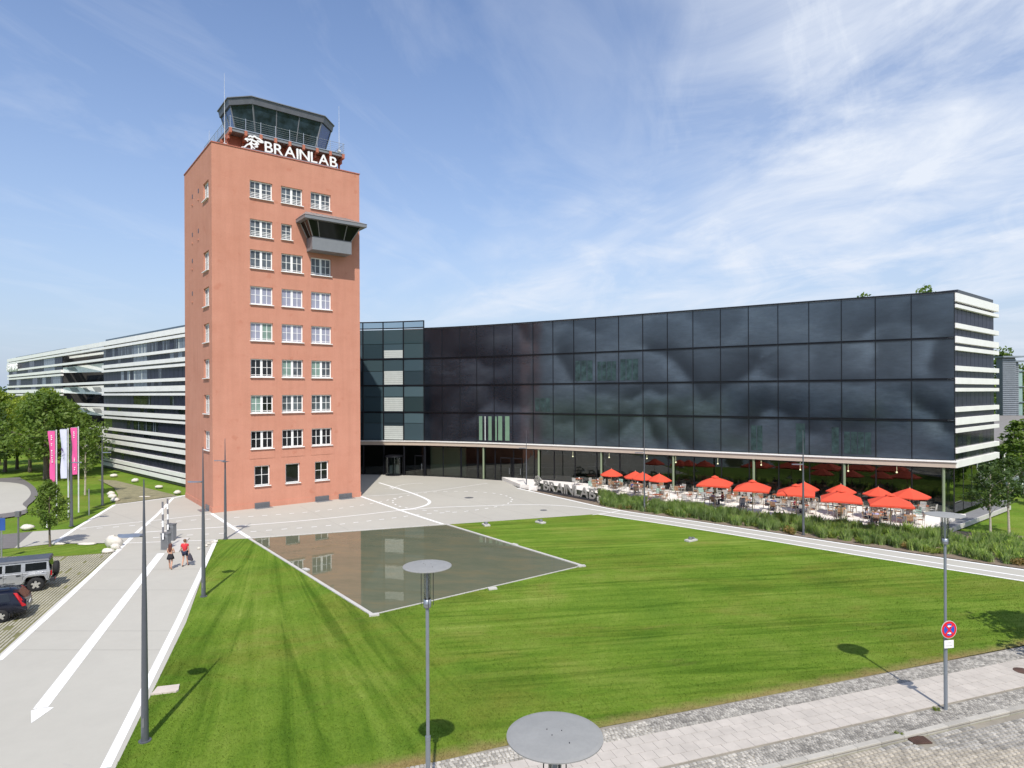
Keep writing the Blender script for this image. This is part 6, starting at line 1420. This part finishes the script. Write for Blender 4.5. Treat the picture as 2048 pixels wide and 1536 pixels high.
SEATS = [((18.55, 59.95), LILAC, DKH, 'short', 'in a lilac shirt'), ((19.56, 60.77), REDC, DKH, 'short', 'in a wine red top'), ((19.8, 60.19), BLKC, DKH, 'short', 'in a black top, middle of the group'), ((20.03, 59.63), WHC, DKH, 'long', 'with dark hair in a white shirt'),
           ((21.3, 58.51), GREYC, DKH, 'short', 'in a grey shirt'), ((22.53, 58.48), BLUC, SBH, 'short', 'in a blue shirt'), ((23.91, 56.15), BLKC, DKH, 'long', 'in black with long dark hair'), ((24.43, 56.14), REDC, DKH, 'short', 'in dark red leaning over a table'),
           ((26.63, 53.51), BLKC, DKH, 'short', 'in black right of the lamp post'), ((26.82, 53.07), GREYC, DKH, 'long', 'in grey with long hair right of the lamp post'), ((29.21, 51.94), LILAC, SBH, 'short', 'in lilac under the frontmost parasol'), ((29.97, 51.5), BLKC, DKH, 'short', 'in black under the frontmost parasol'),
           ((13.39, 69.08), BLUC, SBH, 'short', 'in blue at the leftmost tables')]
pool_ch = sorted(props, key=lambda c: 0); taken = set()
for (pos, shirt, hm, hs, desc) in SEATS:
    best = min((i for i in range(len(props)) if i not in taken), key=lambda i: (props[i][0]-Vector(pos)).length)
    taken.add(best); c, lrz, row, num, s_ = props[best]
    fw = Vector((math.sin(lrz), -math.cos(lrz)))*.02
    person((c.x+fw.x, c.y+fw.y, TZ), lrz+math.pi, 'seated guest %s at the terrace tables' % desc, 1.74, SIT, hs, hm, [tee(shirt, .6), garment('trousers', NVYC, ['pelvis', ('hpl', 'hpl', 0), ('knl', 'knl', 0), ('anl', 'anl', 0), ('hpr', 'hpr', 0), ('knr', 'knr', 0), ('anr', 'anr', 0)], [.145, .105, .075, .06, .105, .075, .06], [(0, 1), (1, 2), (2, 3), (0, 4), (4, 5), (5, 6)]), shoes(BLKC)], 'guests sitting on the terrace')

# ------------------------------------------------------------------ trees and planting
def leaves(centers, radii, n, size, squash=.8, flat_=.5, seed=1):
    g = np.random.default_rng(seed); k = g.integers(0, len(centers), n); c = np.array(centers)[k]; rr = np.array(radii)[k]
    d = g.normal(size=(n, 3)); d /= np.linalg.norm(d, axis=1)[:, None]; q = (g.random(n)**.45)[:, None]; p = c+d*q*rr[:, None]*np.array([1, 1, squash])
    nrm = g.normal(size=(n, 3))+d*.6+np.array([0, 0, .35]); nrm /= np.linalg.norm(nrm, axis=1)[:, None]
    t = np.cross(nrm, g.normal(size=(n, 3))); t /= np.linalg.norm(t, axis=1)[:, None]; b = np.cross(nrm, t); s = (size*g.uniform(.6, 1.3, n))[:, None]
    V = np.stack([p-t*s, p-b*s*flat_, p+t*s, p+b*s*flat_], 1).reshape(-1, 3); return V
tcache = {}
def tree_mesh(kind, seed):
    k = (kind, seed)
    if k in tcache: return tcache[k]
    g = random.Random(seed*17+len(kind)); K = dict(
        broad=dict(h=1., t=.26, rx=.42, nc=34, n=5200, sz=.022, cr=(.10, .18), tr=.022, mat=LEAF, bark=BARK),
        light=dict(h=1., t=.24, rx=.40, nc=30, n=5200, sz=.022, cr=(.10, .17), tr=.02, mat=LEAFL, bark=BARK),
        dark=dict(h=1., t=.2, rx=.42, nc=30, n=4200, sz=.024, cr=(.10, .18), tr=.022, mat=LEAFD, bark=BARK),
        young=dict(h=1., t=.30, rx=.24, nc=26, n=2600, sz=.022, cr=(.06, .11), tr=.014, mat=LEAF, bark=BARK),
        slim=dict(h=1., t=.40, rx=.24, nc=30, n=1700, sz=.020, cr=(.05, .10), tr=.010, mat=LEAFD, bark=BARKL),
        poplar=dict(h=1., t=.08, rx=.16, nc=30, n=3600, sz=.016, cr=(.06, .10), tr=.02, mat=LEAF, bark=BARK))[kind]
    cs, rs = [], []
    m = MB(); pts = [(0, 0, 0), (.004, .003, K['t']*.6), (.0, .008, K['t']), (.01, 0, (1+K['t'])/2), (.0, .0, .93)]; rr = [K['tr']*1.25, K['tr'], K['tr']*.85, K['tr']*.5, K['tr']*.12]
    for i in range(4): m.cyl(pts[i], pts[i+1], rr[i], rr[i+1], 7)
    for i in range(K['nc']):
        f = (i+.5)/K['nc']; z = K['t']+(1-K['t'])*(.04+.90*f); a = i*2.4+g.random()
        env = (math.sin(math.pi*min(1, f*.86+.14)))**.6 if kind not in ('poplar',) else (math.sin(math.pi*min(1, f*.9+.08)))**.5
        rad_ = K['rx']*env*g.uniform(.35, 1.0)*(1-.25*f); c = (rad_*math.cos(a), rad_*math.sin(a), min(z, .93)); cs.append(c); rs.append(g.uniform(*K['cr'])*(1 if f < .8 else .7))
        if i % 2 == 0: m.cyl((0, 0, max(K['t']*.8, z-.14)), c, K['tr']*.35, K['tr']*.08, 4)
    cr = fastmesh('crown', leaves(cs, rs, K['n'], K['sz'], .85, .5, seed), None, 4, K['mat']); tr = m.mesh('trunk', K['bark'])
    tcache[k] = (tr, cr); return tcache[k]
def tree(kind, p, h, wide, label, seed, cat='tree', group=None, rz=None, z=0, name='tree'):
    r = empty(name, (p[0], p[1], z), label, cat, group, rz=R.uniform(0, 6) if rz is None else rz, local=True); tr, cr = tree_mesh(kind, seed)
    inst(tr, 'trunk', r, scale=(h*wide, h*wide, h)); o = inst(cr, 'crown', r, scale=(h*wide, h*wide, h)); return r
G1 = 'trees on the lawn left of the flags'
tree('broad', (-62.94, 86.38), 11.9, 1.15, 'largest mid green tree left of the flags, partly hiding the striped wing', 1, group=G1)
tree('broad', (-64.48, 91.73), 10.8, 1.05, 'mid green tree just behind the pink flags', 2, group=G1)
tree('light', (-71.05, 94.27), 11.6, .9, 'yellow-green tree with a pointed top left of the largest tree', 3, group=G1)
tree('light', (-75.45, 97.49), 11.0, .9, 'yellow-green tree between the far left trees', 4, group=G1)
tree('broad', (-74.83, 94.4), 10.2, .95, 'green tree at the far left picture edge, in front', 5, group=G1)
tree('light', (-83.29, 103.84), 12.2, .9, 'yellow-green tree at the far left picture edge, behind', 3, group=G1)
tree('dark', (-75.69, 91.0), 11.0, 1., 'dark tree beyond the left picture edge whose branches reach in', 6, group=G1)
tree('light', (-72.12, 99.3), 12.5, .8, 'slender yellow-green tree showing above the largest one', 4, group=G1)
tree('broad', (-63.29, 92.83), 9.0, 1.05, 'smaller mid green tree behind the white flag', 1, group=G1)
tree('slim', (-48.42, 72.5), 7.4, 1.25, 'young tree with a pale wrapped trunk right of the flags', 7, name='young_tree')
tcache[('slim', 7)][1].materials.clear(); tcache[('slim', 7)][1].materials.append(LEAF)
tree('young', (-34.7, 48.01), 5.1, 1.0, 'small young tree on the grass island behind the silver car', 8, name='young_tree')
tree('slim', (36.42, 48.77), 6.1, 1.15, 'slender young tree left of the pair by the glass corner', 9, name='young_tree'); tree('slim', (39.39, 50.78), 6.3, 1.25, 'slender young tree right of the pair by the glass corner', 10, name='young_tree')
tree('young', (56.5, 71.0), 8.4, 1.5, 'green tree behind the slender pair at the right edge', 11); tree('dark', (50.6, 73), 4.6, 1.0, 'dark bushy tree just behind the glass building corner', 12)
tree('young', (70, 86), 8.0, 1.3, 'tree in front of the low grey roof at the right edge', 11); tree('dark', (61, 79), 3.6, 1.3, 'low dark tree between the green trees at the right edge', 13); tree('dark', (88, 104), 10.8, 1.0, 'dark rounded tree beside the far hall roof', 13)
tree('dark', (62, 66), 5.2, 1.1, 'dark leafy tree at the right picture edge beside the slender pair', 12); tree('young', (52.5, 62.5), 5.0, 1.1, 'low leafy tree behind the right slender tree', 8)
tree('poplar', (84.5, 110), 19.2, 1.0, 'tall narrow poplar behind the slatted tower', 14); tree('poplar', (88.5, 111.5), 16.3, .9, 'shorter narrow poplar right of the tall one', 15)
tree('poplar', (64, 98), 28.1, .8, 'poplar top showing above the glass roof near its right end', 14); tree('poplar', (60, 108), 28.4, .8, 'poplar top showing above the glass roof, farther left', 15)
tree('dark', (26.0, 25.0), 9.6, .92, 'dark tree beside the street beyond the right edge, shading the lawn', 16)
# rows of trees and far woods
m = []; gg = np.random.default_rng(5); cs, rs = [], []
for x in np.arange(-420, -150, 7): cs.append((x, 380+gg.uniform(-15, 15), 8+gg.uniform(0, 4))); rs.append(8)
for x in np.arange(200, 420, 8): cs.append((x, 420+gg.uniform(-15, 15), 5+gg.uniform(0, 5))); rs.append(8)
o = bpy.data.objects.new('far_woods', fastmesh('far_woods', leaves(cs, rs, 16000, 1.3, .9, .6, 3), None, 4, LEAFD)); C.objects.link(o); tag(o, kind='stuff')
# trees behind the camera stand across the street and mirror in the glass
cs, rs = [], []
for k in range(26):
    x = -90+k*8+gg.uniform(-2, 2); y = -34+gg.uniform(-5, 5)
    for j in range(6): cs.append((x+gg.uniform(-3, 3), y+gg.uniform(-3, 3), 4+j*1.5)); rs.append(2.4)
o = bpy.data.objects.new('street_trees', fastmesh('street_trees', leaves(cs, rs, 26000, .6, .9, .6, 9), None, 4, LEAFD)); C.objects.link(o); tag(o, kind='stuff')

# ornamental grasses and shrubs in the bed
bed_out = smooth_path([(9.01, 64.06), (10.16, 62.25), (14.0, 58.76), (17.23, 55.86), (21.76, 51.13), (25.75, 47.45), (29.37, 43.99), (32.79, 41.05), (35.5, 38.69)], 10)
bed_in = smooth_path([(9.5, 68.2), (11.6, 65.2), (15.4, 61.4), (18.0, 59.3), (25.0, 53.8), (29.6, 50.6), (33.5, 48.5), (38, 46.5), (43, 44.5)], 10)
NB = len(bed_out); bl = []
g = np.random.default_rng(11)
for k in range(620):
    f = g.random()*(NB-1.01); i = int(f); w = g.random(); a = np.array(bed_out[i])*(1-(f-i))+np.array(bed_out[i+1])*(f-i); b = np.array(bed_in[min(i, len(bed_in)-2)]); p = a*(1-w)+b*w
    d = (b-a)/max(.01, np.linalg.norm(b-a)); p = p+d*.45*(1-w)
    hh = g.uniform(.8, 1.25)*(.75+.35*min(1, w*2)); n = 85; az = g.random(n)*2*np.pi; ln = g.uniform(.55, 1.0, n)*hh; out = g.uniform(.05, .42, n)*hh
    bp = np.stack([p[0]+g.normal(0, .10, n), p[1]+g.normal(0, .10, n), np.zeros(n)], 1); dirv = np.stack([np.cos(az), np.sin(az), np.zeros(n)], 1); sdv = np.stack([-np.sin(az), np.cos(az), np.zeros(n)], 1)*.011
    mid = bp+dirv*(out*.35)[:, None]+np.array([0, 0, 1])*(ln*.6)[:, None]; tip = bp+dirv*out[:, None]+np.array([0, 0, 1])*ln[:, None]
    bl.append(np.stack([bp-sdv, bp+sdv, mid+sdv, tip, mid-sdv], 1).reshape(-1, 3))
o = bpy.data.objects.new('ornamental_grass', fastmesh('ornamental_grass', np.concatenate(bl), None, 5, REED)); C.objects.link(o); tag(o, kind='stuff')
sb = {}
for nm, mt, sd_k in (('a', SHRUB, 1), ('b', SHRUBR, 2)):
    g2 = random.Random(sd_k); cc = [(g2.uniform(-.4, .4), g2.uniform(-.3, .3), g2.uniform(.12, .42)) for _ in range(14)]
    sb[nm] = fastmesh('shrub', leaves(cc, [g2.uniform(.14, .26) for _ in cc], 1100, .038, .8, .6, sd_k+20), None, 4, mt)
bord = ['nearest the letter sign', 'second', 'third', 'fourth', 'fifth', 'sixth', 'seventh', 'eighth', 'ninth', 'tenth', 'eleventh', 'twelfth', 'thirteenth', 'fourteenth', 'fifteenth', 'sixteenth']
for i in range(16):
    f = (i+.6)/16.6*(NB-2); k = int(f); a, b = Vector(bed_out[k]), Vector(bed_in[min(k, len(bed_in)-1)]); p = a+(b-a).normalized()*(.75+.35*(i % 2)); red_ = i % 3 != 1
    o = bpy.data.objects.new('shrub', sb['b' if i % 3 == 2 else 'a']); C.objects.link(o); o.location = (p.x, p.y, 0); o.rotation_euler[2] = i*1.3; s_ = R.uniform(.85, 1.25); o.scale = (s_*1.25, s_, s_*R.uniform(.8, 1.1))
    tag(o, 'low %s shrub at the path edge, %s' % ('reddish' if i % 3 == 2 else 'yellow-green', bord[i] if i == 0 else bord[i]+' from the letter sign'), 'shrub', 'low shrubs along the path')
# small plants behind the letter sign, at the kerb and on stones
for i in range(7):
    f = (i+.5)/7; p = gs_a.lerp(gs_b, f)+Vector((.45, .55)); o = bpy.data.objects.new('small_plant', sb['a']); C.objects.link(o); o.location = (p.x, p.y, 0); o.scale = (.8, .8, 1.1+.5*(i % 2)); o.rotation_euler[2] = i
    tag(o, 'small green plant behind the metal letter sign, %s from the left' % ordn[i], 'plant', 'small plants behind the letter sign')
for i, (q, s_) in enumerate((((12.8, 21.23), .32), ((15.06, 22.78), .26))):
    o = bpy.data.objects.new('weed', sb['a']); C.objects.link(o); o.location = (q[0], q[1], -.09 if i == 0 else 0); o.scale = (s_, s_*.7, s_*1.1); tag(o, ['green weed growing at the kerb beside the rusty drain', 'small weed at the foot of the sign-carrying lamp'][i], 'weed')
for i in range(5):
    q = [(1.27, 76.76), (1.6, 75.56), (31.5, 50.5), (9.03, 66.4), (2.06, 75.16)][i]
for (q, s_, lab) in (((9.24, 66.09), (.55, .45, .5), 'large pale boulder at the right end of the metal letter sign'), ((8.22, 77.79), (.8, .45, .5), 'pale block between the sign and the first tables')): rock(q, s_, lab)
for i in range(6):
    f = (i+.7)/6.8; a = Vector(tf[int(f*(len(tf)-1))]); d2 = Vector((-.538, -.843))*.45
    m = MB(); m.box((a.x+d2.x, a.y+d2.y, .27), (1.1, .5, .54), -.57); tag(m.build('concrete_block', TERR, bevel=.02), 'white concrete seat block at the grass edge of the terrace, %s from the left' % ordn[i], 'block', 'white blocks along the terrace edge')

# ------------------------------------------------------------------ lawn grass, real tufts on the nearer lawn
g = np.random.default_rng(21); nb = 230000
yy = 13+34*(g.random(nb*2)**1.6); xx = (g.random(nb*2)*2-1)*yy*.86
P2 = np.stack([xx, yy], 1)
poly = np.array(lawnp); c_ = np.zeros(len(P2), bool)
for i in range(len(poly)):
    a, b = poly[i], poly[(i+1) % len(poly)]; cond = ((a[1] > P2[:, 1]) != (b[1] > P2[:, 1])) & (P2[:, 0] < (b[0]-a[0])*(P2[:, 1]-a[1])/(b[1]-a[1]+1e-9)+a[0]); c_ ^= cond
pp = np.array([pool[i] for i in range(4)]); c2_ = np.zeros(len(P2), bool)
for i in range(4):
    a, b = pp[i], pp[(i+1) % 4]; cond = ((a[1] > P2[:, 1]) != (b[1] > P2[:, 1])) & (P2[:, 0] < (b[0]-a[0])*(P2[:, 1]-a[1])/(b[1]-a[1]+1e-9)+a[0]); c2_ ^= cond
P2 = P2[c_ & ~c2_][:nb]; n = len(P2); az = g.random(n)*2*np.pi; hh = g.uniform(.025, .055, n); wv = g.uniform(.010, .018, n)
b0 = np.stack([P2[:, 0], P2[:, 1], np.full(n, -.003)], 1); sdv = np.stack([-np.sin(az), np.cos(az), np.zeros(n)], 1)*wv[:, None]; lean = np.stack([np.cos(az)*.03, np.sin(az)*.03, hh], 1)
o = bpy.data.objects.new('grass_blades', fastmesh('grass_blades', np.stack([b0-sdv, b0+sdv, b0+lean], 1).reshape(-1, 3), None, 3, LAWN)); C.objects.link(o); tag(o, kind='stuff')

# ------------------------------------------------------------------ far buildings at the right edge
SLAT = pbr('slatted_grey_cladding', (.30, .33, .36), .5, .2); 
def slat_tower(x, y, w, h, label):
    r = empty('slatted_tower', (x, y, 0), label, 'tower'); m = MB(); m.box((x, y, h/2), (w, 1.2, h)); m.build('shaft', FASC, r)
    m = MB()
    for k in range(int((h-6)/.30)): m.box((x, y-.66, 6+k*.30), (w+.05, .1, .15))
    tag(m.build('slats', SLAT, r), kind='stuff'); m = MB(); m.box((x+.3, y, h+.15), (w+1.2, 2.4, .22)); m.build('flat_roof', GALV, r)
slat_tower(73.3, 95, 1.9, 16.2, 'grey slatted tower with a flat roof just right of the glass building'); slat_tower(75.3, 96.5, 1.2, 15.6, 'narrower lower slatted tower right beside the first one')
fh = empty('far_hall', (75, 82, 0), 'low hall with a wide grey sloping roof at the right edge', 'hall'); m = MB(); m.extr([(54, 76, 5.4), (54, 94, 7.7), (54, 94, 7.2), (54, 76, 5.0)], (60, 0, 0)); m.build('roof', pbr('grey_hall_roof', (.20, .19, .18), .8), fh)
m = MB(); m.box((84, 86, 2.6), (58, 12, 5.0)); m.build('wall', pbr('hall_wall', (.16, .18, .18), .6, var=.3), fh)
for k in range(9): m = MB(); m.box((56+k*3.2, 77, 2.6), (.3, .3, 5.2)); m.build('column', WHITE, fh)
fb = empty('far_building', (150, 185, 0), 'distant pale building beyond the sloping hall roof', 'building'); m = MB(); m.box((158, 190, 6.2), (24, 14, 12.4)); m.build('wall', pbr('pale_far_wall', (.42, .41, .42), .8), fb); m = MB(); m.box((158, 190, 12.7), (25, 15, .5)); m.build('roof', GREYM, fb)
for k in range(6): m = MB(); m.box((148+k*3.5, 182.9, 7), (.9, .1, 6)); m.build('window', NAVY, fb)
gt2 = empty('glass_stair_tower', (81.5, 104, 0), 'slim green glass stair tower beside the narrow poplar', 'stair tower'); m = MB(); m.box((81.8, 104, 7.4), (1.1, 1.5, 14.8)); m.build('shaft', pbr('pale_green_glass', (.28, .40, .37), .2), gt2)
for k in range(6): m = MB(); m.box((82.0, 103.2, 2+k*2.5), (1.5, .3, .14)); m.build('landing', GALV, gt2)
for (x, y, w, lab) in ((62, 74.5, 9, 'white low wall behind the trees at the right edge, upper one'), (60, 70.5, 8, 'white low wall behind the trees at the right edge, lower one')):
    m = MB(); m.box((x, y, .7), (w, .4, 1.4)); tag(m.build('low_wall', WHITE), lab, 'wall')
